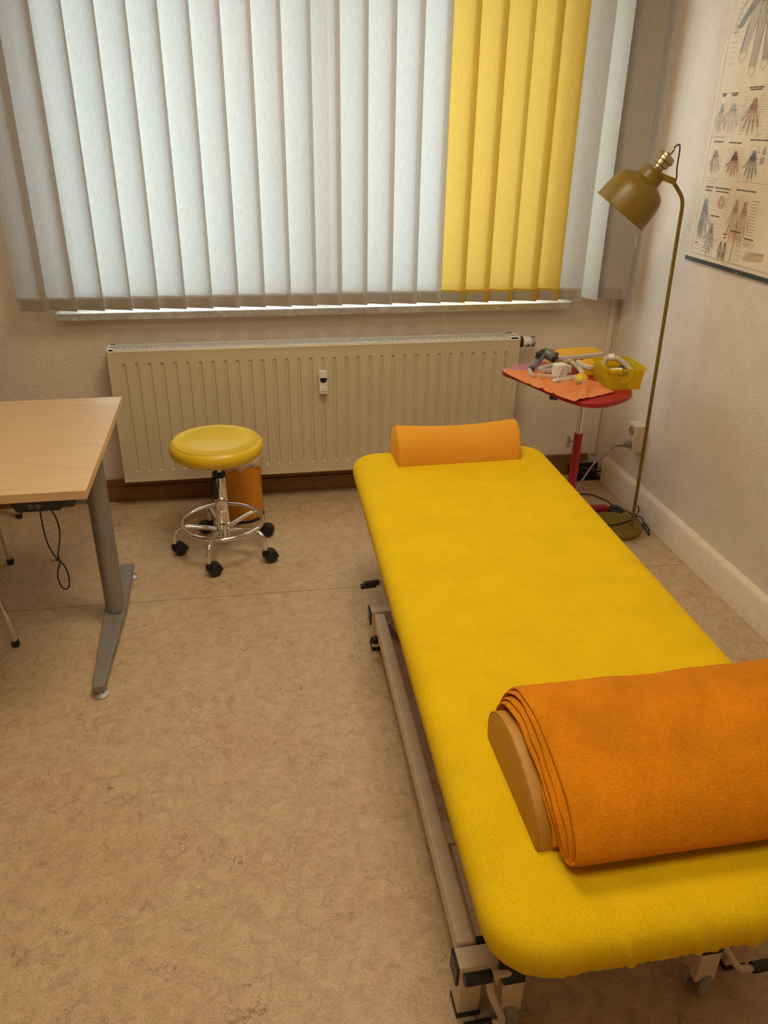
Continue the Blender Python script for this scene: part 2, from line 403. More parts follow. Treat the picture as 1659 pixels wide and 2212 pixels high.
# ------------------------------------------------------------------ vertical blind
SY, SZ0, SZ1, SW = 3.345, 0.907, 2.47, 0.127
blind = thing('vertical_blind', 'vertical window blind of white fabric slats with five yellow ones at right', 'blind', (0.45, SY, SZ1))
def slat(cx, ang, mat, y=SY, curve=0.004):
    # ang: rotation of the slat about its vertical axis; positive brings the right edge forward
    bm = bmesh.new()
    ca, sa = math.cos(ang), math.sin(ang)
    def pt(s, z, off=0.0):
        b = curve*(1-4*s*s)
        return Vector((s*SW*ca - (off+b)*sa*-1*0 - 0, 0, 0))
    def P_(s, z, off=0.0):
        b = curve*(1-4*s*s) + off
        lx, ly = s*SW, b
        return Vector((cx + lx*ca + ly*sa, y - lx*sa + ly*ca, z))
    grid(bm, lambda u, v: P_(u-0.5, lerp(SZ0, SZ1, v)), 8, 30)
    o = obj('slat', bm, mat, blind, smooth=True); o.matrix_parent_inverse = Matrix.Translation((-0.45, -SY, -SZ1))
    bm = bmesh.new()
    grid(bm, lambda u, v: P_(u-0.5, lerp(SZ0, SZ0+0.052, v), 0.0035*math.sin(pi*min(1, v*1.0))+0.0006), 8, 6)
    p = obj('hem_pocket', bm, mat, o, smooth=True)
    bm = bmesh.new()
    vs = []
    for off in (0.0010, 0.0022):
        for (s, z) in ((-0.45, SZ0+0.003), (0.44, SZ0+0.003), (0.44, SZ0+0.043), (-0.45, SZ0+0.043)):
            vs.append(bm.verts.new(P_(s, z, off)))
    for f in ((0, 1, 2, 3), (4, 5, 6, 7), (0, 1, 5, 4), (1, 2, 6, 5), (2, 3, 7, 6), (3, 0, 4, 7)): bm.faces.new([vs[i] for i in f])
    w = obj('weight', bm, M['weight'], o)
    w.matrix_parent_inverse = Matrix.Identity(4)
    return o
T0 = math.radians(17)
for i in range(22):
    xr = -0.752+0.1072*i
    xc = xr - SW/2*math.cos(T0)
    if i == 19: xc += 0.006
    a = T0 + math.radians(random.uniform(-1.2, 1.2))
    slat(xc, a, M['blindy'] if 16 <= i <= 20 else M['blind'])
slat(1.547, math.radians(67), M['blind'], y=3.378, curve=-0.006)
slat(1.655, math.radians(30), M['blind'], y=3.345)
bm = bmesh.new(); box(bm, -0.9, 1.72, SY-0.022, SY+0.022, SZ1, SZ1+0.04)
hr = obj('headrail', bm, M['pvc'], blind, bevel=0.003); hr.matrix_parent_inverse = Matrix.Translation((-0.45, -SY, -SZ1))
bm = bmesh.new()
z = SZ1
while z > 1.19:
    lathe(bm, [(0, -0.002), (0.0017, -0.001), (0.0017, 0.001), (0, 0.002)], 6, Matrix.Translation((1.717+0.004*math.sin(z*3), 3.325, z)), cap=False); z -= 0.0062
pc = obj('pull_chain', bm, M['plug_grey'], blind, smooth=True); pc.matrix_parent_inverse = Matrix.Translation((-0.45, -SY, -SZ1))
bm = bmesh.new(); lathe(bm, [(0.003, 1.20), (0.006, 1.18), (0.009, 1.13), (0.004, 1.115)], 12, Matrix.Translation((1.717, 3.325, 0)))
pw = obj('chain_weight', bm, M['white_plastic'], pc, smooth=True)

# ------------------------------------------------------------------ radiator
RX0, RX1, RY0, RY1, RZ0, RZ1 = -0.560, 1.240, 3.333, 3.432, 0.142, 0.742
rad = thing('radiator', 'long cream ribbed panel radiator under the window', 'radiator', (0.34, 3.38, RZ0))
PI_ = Matrix.Translation((-0.34, -3.38, -RZ0))
def ro(o): o.matrix_parent_inverse = PI_; return o
NR = 33; pitch = (RX1-RX0-0.075)/NR
def rib(x, z):
    # depth of the pressed channel at x,z (positive = pushed back)
    u = (x-(RX0+0.0375))/pitch; k = math.floor(u); f = u-k
    if k < 0 or k >= NR: return 0
    d = abs(f-0.5)*pitch
    zt = RZ1-0.055; zb = RZ0+0.052
    if z > zt+0.008 or z < zb-0.008: return 0
    hw = 0.0085
    # rounded channel ends
    over = max(0, z-(zt-hw), (zb+hw)-z)
    if over > 0: d = math.hypot(d, over)
    if d < hw*0.55: return 0.0065
    if d < hw: return 0.0065*(1-(d-hw*0.55)/(hw*0.45))
    return 0
xs = [RX0, RX0+0.004, RX0+0.012]
for k in range(NR):
    c = RX0+0.0375+(k+0.5)*pitch
    for q in (-0.0095, -0.0085, -0.0066, -0.0047, 0, 0.0047, 0.0066, 0.0085, 0.0095): xs.append(c+q)
xs += [RX1-0.012, RX1-0.004, RX1]
zt = RZ1-0.055; zb = RZ0+0.052
zs = [RZ0, RZ0+0.006, RZ0+0.014] + [zb+q for q in (-0.002, 0.0, 0.0015, 0.004, 0.007, 0.0095)] + [zt-q for q in (0.0095, 0.007, 0.004, 0.0015, 0.0, -0.002)] + [RZ1-0.014, RZ1-0.006, RZ1]
bm = bmesh.new()
V = [[None]*len(zs) for _ in xs]
for i, x in enumerate(xs):
    for j, z in enumerate(zs):
        y = RY0 + rib(x, z)
        if i in (0, len(xs)-1) or j in (0, len(zs)-1): y += 0.006
        elif not (i in (1, len(xs)-2) or j in (1, len(zs)-2)): y -= 0.0
        if (i in (2, len(xs)-3) and 2 <= j <= len(zs)-3) or (j in (2, len(zs)-3) and 2 <= i <= len(xs)-3): y += 0.0022
        V[i][j] = bm.verts.new((x, y, z))
for i in range(len(xs)-1):
    for j in range(len(zs)-1): bm.faces.new((V[i][j], V[i+1][j], V[i+1][j+1], V[i][j+1]))
fp = ro(obj('front_panel', bm, M['radiator'], rad, smooth=True, auto=35))
bm = bmesh.new(); box(bm, RX0+0.012, RX1-0.012, RY1-0.018, RY1, RZ0+0.01, RZ1-0.03); ro(obj('rear_panel', bm, M['radiator'], rad, bevel=0.004))
for (a, b) in ((RX0, RX0+0.012), (RX1-0.012, RX1)):
    bm = bmesh.new(); box(bm, a, b, RY0+0.006, RY1, RZ0, RZ1+0.004); ro(obj('side_panel', bm, M['white_metal'], rad, bevel=0.002))
bm = bmesh.new()
gz0, gz1 = RZ1-0.003, RZ1+0.003
box(bm, RX0+0.012, RX1-0.012, RY0+0.004, RY0+0.010, gz0-0.006, gz1); box(bm, RX0+0.012, RX1-0.012, RY1-0.012, RY1, gz0-0.006, gz1)
box(bm, RX0+0.012, RX1-0.012, (RY0+RY1)/2-0.004, (RY0+RY1)/2+0.004, gz0, gz1)
box(bm, RX0+0.012, RX0+0.028, RY0+0.004, RY1, gz0, gz1); box(bm, RX1-0.045, RX1-0.012, RY0+0.004, RY1, gz0, gz1)
x = RX0+0.034
while x < RX1-0.05: box(bm, x, x+0.0042, RY0+0.008, RY1-0.008, gz0, gz1); x += 0.0118
ro(obj('top_grille', bm, M['white_metal'], rad, label='white slotted grille on top'))
bm = bmesh.new()
for k in range(60):
    xa = RX0+0.03+k*(RX1-RX0-0.06)/60
    box(bm, xa, xa+0.002, RY0+0.03, RY1-0.03, RZ0+0.04, RZ1-0.03)
ro(obj('convector_fins', bm, M['grey_metal'], rad))
# thermostat
tz, ty = 0.712, 3.392
bm = bmesh.new(); lathe(bm, [(0.012, -0.02), (0.012, 0.004), (0.0235, 0.006), (0.0245, 0.010), (0.0245, 0.019), (0.022, 0.021)], 28, frame_to((RX1+0.006, ty, tz), (1, 0, 0)))
th = ro(obj('valve_collar', bm, M['dark'], rad, smooth=True, auto=40, label='black collar of the thermostat'))
bm = bmesh.new()
lathe(bm, [(0.021, 0.0), (0.0235, 0.001), (0.0235, 0.022), (0.0225, 0.04), (0.0205, 0.058), (0.017, 0.061), (0, 0.062)], 36, frame_to((RX1+0.027, ty, tz), (1, 0, 0)))
tk = ro(obj('thermostat_knob', bm, M['white_plastic'], rad, smooth=True, auto=40, label='white ribbed thermostat knob'))
bm = bmesh.new()
for k in range(16):
    a = 2*pi*k/16
    p = Vector((RX1+0.027+0.047, ty+0.0222*math.cos(a), tz+0.0222*math.sin(a))); nrm = Vector((0, math.cos(a), math.sin(a)))
    obox(bm, p, (1, 0, 0), nrm.cross(Vector((1, 0, 0))), nrm, 0.010, 0.0013, 0.0012)
for k, w in enumerate((1, 1, 2, 1, 2, 1)):
    a = math.radians(178+9*k+25)
    p = Vector((RX1+0.027+0.024, ty+0.0233*math.cos(a), tz+0.0233*math.sin(a))); nrm = Vector((0, math.cos(a), math.sin(a)))
    obox(bm, p, (1, 0, 0), nrm.cross(Vector((1, 0, 0))), nrm, 0.009, 0.0006*w, 0.0006)
s_ = obj('slot', bm, M['dark'], tk)
# heat meter
mx0 = 0.338
bm = bmesh.new(); prism(bm, rrect(0.038, 0.104, 0.006), 0, 0.028, frame_to((mx0, RY0-0.0005, 0.580), (0, -1, 0), (1, 0, 0)))
hm = ro(obj('heat_meter', bm, M['white_plastic'], rad, bevel=0.003, label='small white heat meter clipped to the front panel'))
bm = bmesh.new()
MF = frame_to((mx0, RY0-0.0285, 0.580), (0, -1, 0), (1, 0, 0))
pts = [(-0.0145, 0.0)] + [(0.0145*math.cos(math.radians(a)), 0.0125*math.sin(math.radians(a))) for a in range(190, 351, 16)] + [(0.0145, 0.0), (0.0145, 0.010), (-0.0145, 0.010)]
# frame_to with z=-y and x=+x gives local y = (-y) x (x) = +z ... keep the flat edge up
yl = (MF @ Vector((0, 1, 0))-MF @ Vector((0, 0, 0))).z
pts = [(p[0], (p[1]+0.012)*(1 if yl > 0 else -1)) for p in pts]
prism(bm, pts, 0, 0.0008, MF); obj('display', bm, M['dark'], hm)
def text_mesh(name, body, size, M_, mat, parent, ext=0.0002, align='CENTER'):
    cu_ = bpy.data.curves.new(name+'_c', 'FONT'); cu_.body = body; cu_.size = size; cu_.extrude = ext; cu_.align_x = align; cu_.align_y = 'CENTER'
    to = bpy.data.objects.new(name+'_t', cu_); COL.objects.link(to)
    dg = bpy.context.evaluated_depsgraph_get(); me = bpy.data.meshes.new_from_object(to.evaluated_get(dg))
    bpy.data.objects.remove(to); me.transform(M_); me.materials.clear(); me.materials.append(mat)
    o = bpy.data.objects.new(name, me); link(o, parent); return o
def wallM(o, x, y): 
    x = Vector(x).normalized(); y = Vector(y).normalized(); z = x.cross(y); o = Vector(o)
    return Matrix(((x.x, y.x, z.x, o.x), (x.y, y.y, z.y, o.y), (x.z, y.z, z.z, o.z), (0, 0, 0, 1)))
text_mesh('lettering', 'techem', 0.0095, wallM((mx0, RY0-0.0289, 0.541), (1, 0, 0), (0, 0, 1)), M['ink'], hm)

# ------------------------------------------------------------------ desk
desk = thing('desk', 'desk with light maple top and grey steel pedestal legs', 'desk', (-1.23, 2.38, 0))
DI = Matrix.Translation((1.23, -2.38, 0))
def do(o): o.matrix_parent_inverse = DI; return o
DX0, DX1, DY0, DY1, DZ = -2.03, -0.434, 1.982, 2.782, 0.72
bm = bmesh.new(); box(bm, DX0, DX1, DY0, DY1, DZ-0.026, DZ)
top = do(obj('desktop', bm, M['wood'], desk, bevel=0.0015))
bm = bmesh.new()
for cxx in (-0.505, DX1-1.525):
    pass
for sx, xx in ((1, -0.507), (-1, -1.957)):
    bm = bmesh.new()
    lathe(bm, [(1, 0.045), (1, 0.66)], 32); 
    for v in bm.verts: v.co.x = v.co.x*0.033+xx; v.co.y = v.co.y*0.052+2.47
    do(obj('column', bm, M['grey_metal'], desk, smooth=True, auto=40))
    bm = bmesh.new()
    pts = [(-0.018, -0.435), (-0.012, -0.448), (0.012, -0.448), (0.018, -0.435), (0.036, 0.0), (0.029, 0.31), (-0.029, 0.31), (-0.036, 0.0)]
    for z0, z1, s in ((0.016, 0.040, 1),):
        prism(bm, [(xx+p[0], 2.475+p[1]) for p in pts], z0, z1)
    for v in bm.verts:
        if v.co.z > 0.03 and abs(v.co.y-2.475) < 0.1: v.co.z += 0.008
    ft = do(obj('foot', bm, M['grey_metal'], desk, bevel=0.004))
    for yy, dx in ((2.038, 0.0), (2.745, 0.018*sx)):
        bm = bmesh.new(); lathe(bm, [(0.026, 0), (0.0275, 0.002), (0.0265, 0.005), (0.012, 0.010), (0.008, 0.011), (0.008, 0.02)], 40, Matrix.Translation((xx+dx+0.002*sx, yy, 0)))
        do(obj('glide', bm, M['steel'], ft, smooth=True, auto=40)).matrix_parent_inverse = Matrix.Identity(4)
    bm = bmesh.new(); box(bm, xx-0.03, xx+0.055*sx if sx > 0 else xx+0.03, 2.03, 2.74, DZ-0.062, DZ-0.027)
    for yy in (2.36, 2.42): cyl(bm, (xx+0.054, yy, DZ-0.046), (xx+0.0565, yy, DZ-0.046), 0.006, 12) if sx > 0 else None
    do(obj('top_rail', bm, M['grey_metal'], desk, bevel=0.003))
for yy in (2.36, 2.43):
    bm = bmesh.new(); lathe(bm, [(0.0055, 0), (0.0055, 0.003), (0, 0.005)], 12, frame_to((-0.4515, yy, DZ-0.045), (1, 0, 0)))
    do(obj('bolt', bm, M['chrome'], desk, smooth=True))
bm = bmesh.new(); box(bm, -1.95, -0.51, 2.44, 2.50, DZ-0.075, DZ-0.03); do(obj('crossbar', bm, M['grey_metal'], desk, bevel=0.003))
bm = bmesh.new(); box(bm, -0.515, -0.472, DY0+0.006, DY0+0.05, DZ-0.05, DZ-0.027); do(obj('end_cap', bm, M['darkgrey'], desk, bevel=0.003))
# control unit
bm = bmesh.new()
A = [(-0.632, DZ-0.027), (-0.492, DZ-0.027), (-0.508, DZ-0.056), (-0.617, DZ-0.056)]
Mxz = Matrix(((1, 0, 0, 0), (0, 0, -1, 0), (0, 1, 0, 0), (0, 0, 0, 1)))
prism(bm, A, -(DY0+0.075), -(DY0+0.004), Mxz)
cp = do(obj('control_panel', bm, M['dark'], desk, bevel=0.002, label='black height control panel under the front edge'))
for kx, up_ in ((-0.580, 1), (-0.562, 0)):
    bm = bmesh.new()
    MB = wallM((kx, DY0+0.0035, DZ-0.040), (1, 0, 0), (0, 0, 1))
    o_ = rrect(0.0115, 0.0115, 0.003); i_ = rrect(0.0098, 0.0098, 0.0024)
    va = [bm.verts.new(MB @ Vector((x, y, 0))) for x, y in o_]; vb = [bm.verts.new(MB @ Vector((x, y, 0))) for x, y in i_]
    for k in range(len(va)): bm.faces.new((va[k], va[(k+1) % len(va)], vb[(k+1) % len(va)], vb[k]))
    s = 1 if up_ else -1
    for (x0, x1, y0, y1) in ((-0.002, -0.0013, -0.003, 0.003), (0.0013, 0.002, -0.003, 0.003), (-0.0034, 0.0034, 0.003*s-0.0005, 0.003*s+0.0005)):
        q = [bm.verts.new(MB @ Vector((x, y, 0))) for x, y in ((x0, y0), (x1, y0), (x1, y1), (x0, y1))]; bm.faces.new(q)
    obj('button', bm, M['ink_grey'], cp)
bm = bmesh.new()
pc_ = [(-0.568, 2.02, 0.664), (-0.569, 2.02, 0.60), (-0.566, 2.02, 0.55), (-0.556, 2.02, 0.515), (-0.543, 2.02, 0.493), (-0.533, 2.02, 0.475), (-0.528, 2.021, 0.445), (-0.531, 2.022, 0.412), (-0.541, 2.022, 0.398), (-0.552, 2.022, 0.407), (-0.557, 2.021, 0.435), (-0.553, 2.02, 0.462), (-0.545, 2.025, 0.485), (-0.546, 2.027, 0.51), (-0.538, 2.025, 0.54), (-0.529, 2.02, 0.58), (-0.530, 2.02, 0.62), (-0.543, 2.02, 0.664)]
tube(bm, catmull(pc_, 8), 0.0022, 8)
do(obj('control_cable', bm, M['dark'], desk, smooth=True))
bm = bmesh.new(); tube(bm, catmull([(-0.64, 2.04, 0.69), (-0.655, 2.04, 0.672), (-0.69, 2.04, 0.668), (-0.76, 2.06, 0.675), (-0.85, 2.1, 0.69)], 8), 0.0022, 8)
do(obj('control_cable', bm, M['dark'], desk, smooth=True))
bm = bmesh.new(); tube(bm, [(-0.553, 2.024, 0.495), (-0.540, 2.018, 0.492)], 0.0028, 8); tube(bm, [(-0.566, 2.02, 0.492), (-0.553, 2.024, 0.495)], 0.0014, 6)
do(obj('cable_tie', bm, M['dark'], desk))

# ------------------------------------------------------------------ visitor chairs (only their legs show)
def visitor_chair(label, corners, backs, mat_seat):
    cx_ = sum(c[0] for c in corners)/4; cy_ = sum(c[1] for c in corners)/4
    t = thing('visitor_chair', label, 'chair', (cx_, cy_, 0), 'chrome legged visitor chairs at the desk')
    inv = Matrix.Translation((-cx_, -cy_, 0))
    for k, (x, y) in enumerate(corners):
        tx = x + (cx_-x)*0.16; ty_ = y+(cy_-y)*0.10
        bm = bmesh.new(); cyl(bm, (x, y, 0.012), (tx, ty_, 0.44), 0.0105, 20)
        lg = obj('leg', bm, M['chrome'], t, smooth=True, auto=40); lg.matrix_parent_inverse = inv
        bm = bmesh.new(); lathe(bm, [(0.012, 0), (0.0135, 0.003), (0.0135, 0.02), (0.0115, 0.024)], 18, Matrix.Translation((x, y, 0)))
        obj('foot_cap', bm, M['dark'], lg, smooth=True, auto=40)
    x0 = min(c[0] for c in corners)+0.02; x1 = max(c[0] for c in corners)-0.03; y0 = min(c[1] for c in corners)+0.02; y1 = max(c[1] for c in corners)-0.02
    bm = bmesh.new(); box(bm, x0, x1, y0, y1, 0.44, 0.475); st = obj('seat', bm, mat_seat, t, bevel=0.012, seg=3); st.matrix_parent_inverse = inv
    yb = y1-0.01 if backs > 0 else y0+0.01
    for xx in (x0+0.01, x1-0.01):
        bm = bmesh.new(); cyl(bm, (xx, yb, 0.44), (xx, yb+0.04*backs, 0.80), 0.0105, 16); u = obj('back_post', bm, M['chrome'], t, smooth=True, auto=40); u.matrix_parent_inverse = inv
    bm = bmesh.new(); box(bm, x0, x1, yb+0.03*backs-0.012, yb+0.03*backs+0.012, 0.60, 0.84); u = obj('backrest', bm, mat_seat, t, bevel=0.01, seg=3); u.matrix_parent_inverse = inv
    return t
seatm = plain('brown_chair_seat', (0.25, 0.10, 0.04), 0.4)
visitor_chair('chrome legged chair behind the desk, nearer the radiator', [(-0.972, 2.925), (-1.032, 3.345), (-1.44, 2.925), (-1.44, 3.345)], 1, seatm)
visitor_chair('chrome legged chair under the front of the desk, at the left edge', [(-0.822, 2.345), (-0.822, 1.90), (-1.27, 2.345), (-1.27, 1.90)], -1, seatm)

# ------------------------------------------------------------------ stool
SX, SYs = -0.126, 2.895
stool = thing('rolling_stool', 'round yellow padded stool on a chrome five castor base', 'stool', (SX, SYs, 0))
SI = Matrix.Identity(4)
def so(name, bm, mat, parent=stool, **k): return obj(name, bm, mat, parent, **k)
bm = bmesh.new()
lathe(bm, [(0, 0.430), (0.14, 0.430), (0.160, 0.436), (0.176, 0.450), (0.181, 0.468), (0.178, 0.484), (0.170, 0.4935), (0.165, 0.4955), (0.1635, 0.4985), (0.1620, 0.4965), (0.12, 0.502), (0, 0.505)], 64)
so('seat', bm, M['stool_vinyl'], smooth=True)
bm = bmesh.new(); tube(bm, [(0.1635*math.cos(2*pi*k/64), 0.1635*math.sin(2*pi*k/64), 0.4972) for k in range(64)], 0.0016, 6, closed=True)
so('piping', bm, M['stool_vinyl'], smooth=True)
bm = bmesh.new(); lathe(bm, [(0.09, 0.415), (0.09, 0.4298)], 24); so('seat_plate', bm, M['dark'], smooth=True, auto=40)
bm = bmesh.new(); lathe(bm, [(0.013, 0.33), (0.013, 0.416)], 20); so('piston', bm, M['chrome'], smooth=True, auto=40)
bm = bmesh.new(); lathe(bm, [(0.024, 0.195), (0.026, 0.20), (0.026, 0.345)], 28); so('column', bm, M['chrome'], smooth=True, auto=40)
bm = bmesh.new(); lathe(bm, [(0.0265, 0.343), (0.0265, 0.358), (0.015, 0.360)], 28); so('column_cap', bm, M['dark'], smooth=True, auto=40)
bm = bmesh.new(); lathe(bm, [(0.029, 0.078), (0.029, 0.128), (0.032, 0.131), (0.032, 0.140), (0.027, 0.143), (0.027, 0.196), (0.024, 0.20)], 28); so('hub', bm, M['chrome'], smooth=True, auto=35)
# lever
bm = bmesh.new()
tube(bm, catmull([(-0.003, -0.008, 0.405), (-0.006, -0.035, 0.395), (-0.012, -0.052, 0.37), (-0.016, -0.062, 0.34)], 5), 0.0055, 8)
lathe(bm, [(0, -0.042), (0.011, -0.034), (0.014, -0.012), (0.009, 0.02), (0.006, 0.05)], 16, Matrix.Translation((-0.017, -0.063, 0.312)) @ Matrix.Diagonal((1.05, 0.55, 1.05, 1)))
so('height_lever', bm, M['dark'], smooth=True)
bm = bmesh.new(); tube(bm, [(0.160*math.cos(2*pi*k/64), 0.160*math.sin(2*pi*k/64), 0.142) for k in range(64)], 0.0095, 12, closed=True)
so('foot_ring', bm, M['chrome'], smooth=True)
for k in range(5):
    a = math.radians(253+72*k); d = Vector((math.cos(a), math.sin(a), 0))
    bm = bmesh.new()
    tube(bm, catmull([d*0.025+Vector((0, 0, 0.108)), d*0.09+Vector((0, 0, 0.122)), d*0.155+Vector((0, 0, 0.130)), d*0.186+Vector((0, 0, 0.118)), d*0.197+Vector((0, 0, 0.092)), d*0.199+Vector((0, 0, 0.056))], 7), 0.0095, 12)
    lg = so('leg', bm, M['chrome'], smooth=True)
    ca = math.radians([20, 15, -10, 200, 30][k]); dd = Vector((math.cos(ca), math.sin(ca), 0)); ss = Vector((-math.sin(ca), math.cos(ca), 0))
    piv = d*0.199; cc = piv+dd*0.020+Vector((0, 0, 0.0245))
    bm = bmesh.new()
    for sg in (-1, 1):
        lathe(bm, [(0, -0.0085), (0.016, -0.0085), (0.0225, -0.006), (0.0245, 0), (0.0225, 0.006), (0.019, 0.0078), (0.016, 0.006), (0, 0.0065)], 28, frame_to(cc+ss*sg*0.013, ss*sg, (0, 0, 1)))
    # hood
    for sg in (-1, 1):
        hp = [(0.029*math.cos(math.radians(q)), 0.029*math.sin(math.radians(q))) for q in range(-25, 181, 12)] + [(-0.022, -0.004), (0.0, 0.012), (0.02, -0.006)]
    hood = [(0.0295*math.cos(math.radians(q)), 0.0295*math.sin(math.radians(q))) for q in range(-10, 176, 12)] + [(-0.034, 0.03), (-0.034, 0.005), (-0.02, -0.002)]
    fr = Matrix(((dd.x, 0, ss.x, cc.x), (dd.y, 0, ss.y, cc.y), (0, 1, 0, cc.z), (0, 0, 0, 1)))
    prism(bm, [(x, y) for x, y in hood], -0.007, 0.007, fr)
    sh = [(0.0285*math.cos(math.radians(q)), 0.0285*math.sin(math.radians(q))) for q in range(0, 181, 12)] + [(0.024*math.cos(math.radians(q)), 0.024*math.sin(math.radians(q))) for q in range(180, -1, -12)]
    prism(bm, sh, -0.021, 0.021, fr)
    cyl(bm, piv+Vector((0, 0, 0.035)), piv+Vector((0, 0, 0.058)), 0.011, 16)
    so('caster', bm, M['dark'], lg, smooth=True, auto=35)

# ------------------------------------------------------------------ waste bin
BX, BY = -0.046, 3.228
binn = thing('waste_bin', 'oval orange waste bin with a pale liner bag behind the stool', 'bin', (BX, BY, 0))
bm = bmesh.new(); lathe(bm, [(0.088, 0.012), (0.0905, 0.014), (0.0895, 0.29), (0.0865, 0.29), (0.0865, 0.02), (0, 0.02)], 48)
obj('body', bm, M['orange_bin'], binn, smooth=True, auto=40)
bm = bmesh.new(); lathe(bm, [(0, 0), (0.0915, 0), (0.094, 0.004), (0.094, 0.012), (0.090, 0.016)], 48); obj('base_ring', bm, M['dark'], binn, smooth=True, auto=40)
nf = noise1(3)
def bagp(u, v):
    a = 2*pi*u; n_ = nf(a*3)
    if v < 0.5: r = 0.084+0.008*math.sin(v*2*pi/2)*1; z = 0.262+0.040*v*2+0.003*n_
    else: q = (v-0.5)*2; r = 0.0935+0.004*math.sin(q*pi)+0.0018*math.sin(a*23+n_*3)*q; z = 0.302-0.046*q*(1+0.35*n_)+0.003*math.sin(a*9)
    return Vector((r*math.cos(a), r*math.sin(a), z))
bm = bmesh.new(); grid(bm, bagp, 96, 12, closeu=True); obj('liner_bag', bm, M['bag'], binn, smooth=True, label='pale crumpled liner bag over the rim')
bm = bmesh.new(); lathe(bm, [(0, 0), (0.016, 0), (0.018, 0.006), (0.012, 0.010), (0, 0.011)], 20, Matrix.Translation((-0.03, -0.098, 0.018)) @ Matrix.Diagonal((1.3, 1, 1, 1)))
obj('pedal', bm, M['plug_grey'], binn, smooth=True)

# ------------------------------------------------------------------ treatment couch
def bedx(x, y):   # x in 0..1 across, returns world x for the couch edges
    xl = 0.300+0.0300*(y-0.79); xr = 1.029+0.0155*(y-0.79)
    return lerp(xl, xr, x)
BY0, BY1, BZ = 0.656, 2.572, 0.552
couch = thing('treatment_couch', 'height adjustable treatment couch on a beige steel frame with black end caps', 'treatment table', (0.66, 1.6, 0))
CI = Matrix.Translation((-0.66, -1.6, 0))
def co_(name, bm, mat, parent=couch, **k):
    o = obj(name, bm, mat, parent, **k)
    o.matrix_parent_inverse = CI if parent is couch else Matrix.Identity(4)
    return o
def outline(inset, rc, n=14, per=0.03):
    # rounded rectangle in unit (s, y) mapped; returns list of (x,y,nx,ny)
    Wm = 0.70; L = BY1-BY0; pts = []
    hx, hy = Wm/2-inset, L/2-inset; r = max(rc-inset, 0.004)
    segs = []
    for (sx, sy, a0) in ((1, -1, -90), (1, 1, 0), (-1, 1, 90), (-1, -1, 180)):
        arc = [(sx*(hx-r)+r*math.cos(math.radians(a0+90*k/n)), sy*(hy-r)+r*math.sin(math.radians(a0+90*k/n)), math.cos(math.radians(a0+90*k/n)), math.sin(math.radians(a0+90*k/n))) for k in range(n+1)]
        segs.append(arc)
    NS = {0: 60, 1: 26, 2: 60, 3: 60}
    for i in range(4):
        pts += segs[i]; a = segs[i][-1]; b = segs[(i+1) % 4][0]
        m = (70, 30, 70, 90)[i]
        for k in range(1, m): pts.append((lerp(a[0], b[0], k/m), lerp(a[1], b[1], k/m), a[2], a[3]))
    out = []
    for (x, y, nx, ny) in pts:
        yw = y+(BY0+BY1)/2; out.append((bedx(x/0.70+0.5, yw), yw, nx, ny))
    return out
w1, w2, w3 = noise1(11), noise1(12), noise1(13)
prof = [(0.16, 0.0), (0.10, 0.0), (0.06, -0.0005), (0.04, -0.002), (0.026, -0.005), (0.015, -0.010), (0.007, -0.017), (0.002, -0.026), (0.0, -0.037), (0.0005, -0.05), (0.002, -0.062), (0.006, -0.072), (0.014, -0.080), (0.03, -0.084)]
bm = bmesh.new(); loops = []
for pi_, (ins, dz) in enumerate(prof):
    ol = outline(ins, 0.095); lp = []; n = len(ol)
    for k, (x, y, nx, ny) in enumerate(ol):
        s = k/n*5.28
        near = max(0, min(1, (-ny)*1.3)) ; side = 0.35+0.65*near
        t_ = max(0, min(1, (pi_-5)/7))
        rip = (math.sin(s*118+3*w1(s*4))*0.6+w2(s*26))*0.0022*t_*t_*side
        hemz = (w3(s*30)*0.0022+math.sin(s*150+2*w1(s*9))*0.0012)*max(0, (pi_-9)/4)*side
        # a few pulled creases at the foot end
        cr_ = 0
        if near > 0.8:
            for (cxx, sl, amp) in ((0.485, 0.35, 0.007), (0.60, 0.25, 0.003), (0.70, 0.18, 0.0045), (0.80, 0.1, 0.004), (0.88, 0.1, 0.005)):
                d_ = x-(cxx+sl*(-dz)); cr_ += amp*math.exp(-(d_/0.006)**2)*min(1, max(0, (pi_-2)/4))
        lp.append(bm.verts.new((x+nx*(rip+cr_), y+ny*(rip+cr_), BZ+dz+hemz)))
    loops.append(lp)
for a, b in zip(loops, loops[1:]):
    n = len(a)
    for k in range(n): bm.faces.new((a[k], a[(k+1) % n], b[(k+1) % n], b[k]))
bm.faces.new(loops[0])
sheet = obj('fitted_sheet', bm, M['sheet'], smooth=True)
tag(sheet, 'bright yellow terry fitted sheet stretched over the treatment couch', 'sheet')
# cushion under the sheet
bm = bmesh.new()
def lay(bm, inset, z0, z1):
    ol = outline(inset, 0.09); a = [bm.verts.new((x, y, z0)) for x, y, *_ in ol]; b = [bm.verts.new((x, y, z1)) for x, y, *_ in ol]
    bm.faces.new(a); bm.faces.new(b)
    for k in range(len(a)): bm.faces.new((a[k], a[(k+1) % len(a)], b[(k+1) % len(a)], b[k]))
lay(bm, 0.045, BZ-0.075, BZ-0.012); co_('cushion', bm, M['vinyl_orange'])
bm = bmesh.new()
for xx in (0.16, 0.84):
    beam(bm, (bedx(xx, 0.72), 0.72, BZ-0.10), (bedx(xx, 2.5), 2.5, BZ-0.10), 0.035, 0.045)
for yy in (0.74, 1.5, 2.48): beam(bm, (bedx(0.16, yy), yy, BZ-0.10), (bedx(0.84, yy), yy, BZ-0.10), 0.035, 0.04)
co_('top_frame', bm, M['frame'], bevel=0.003)
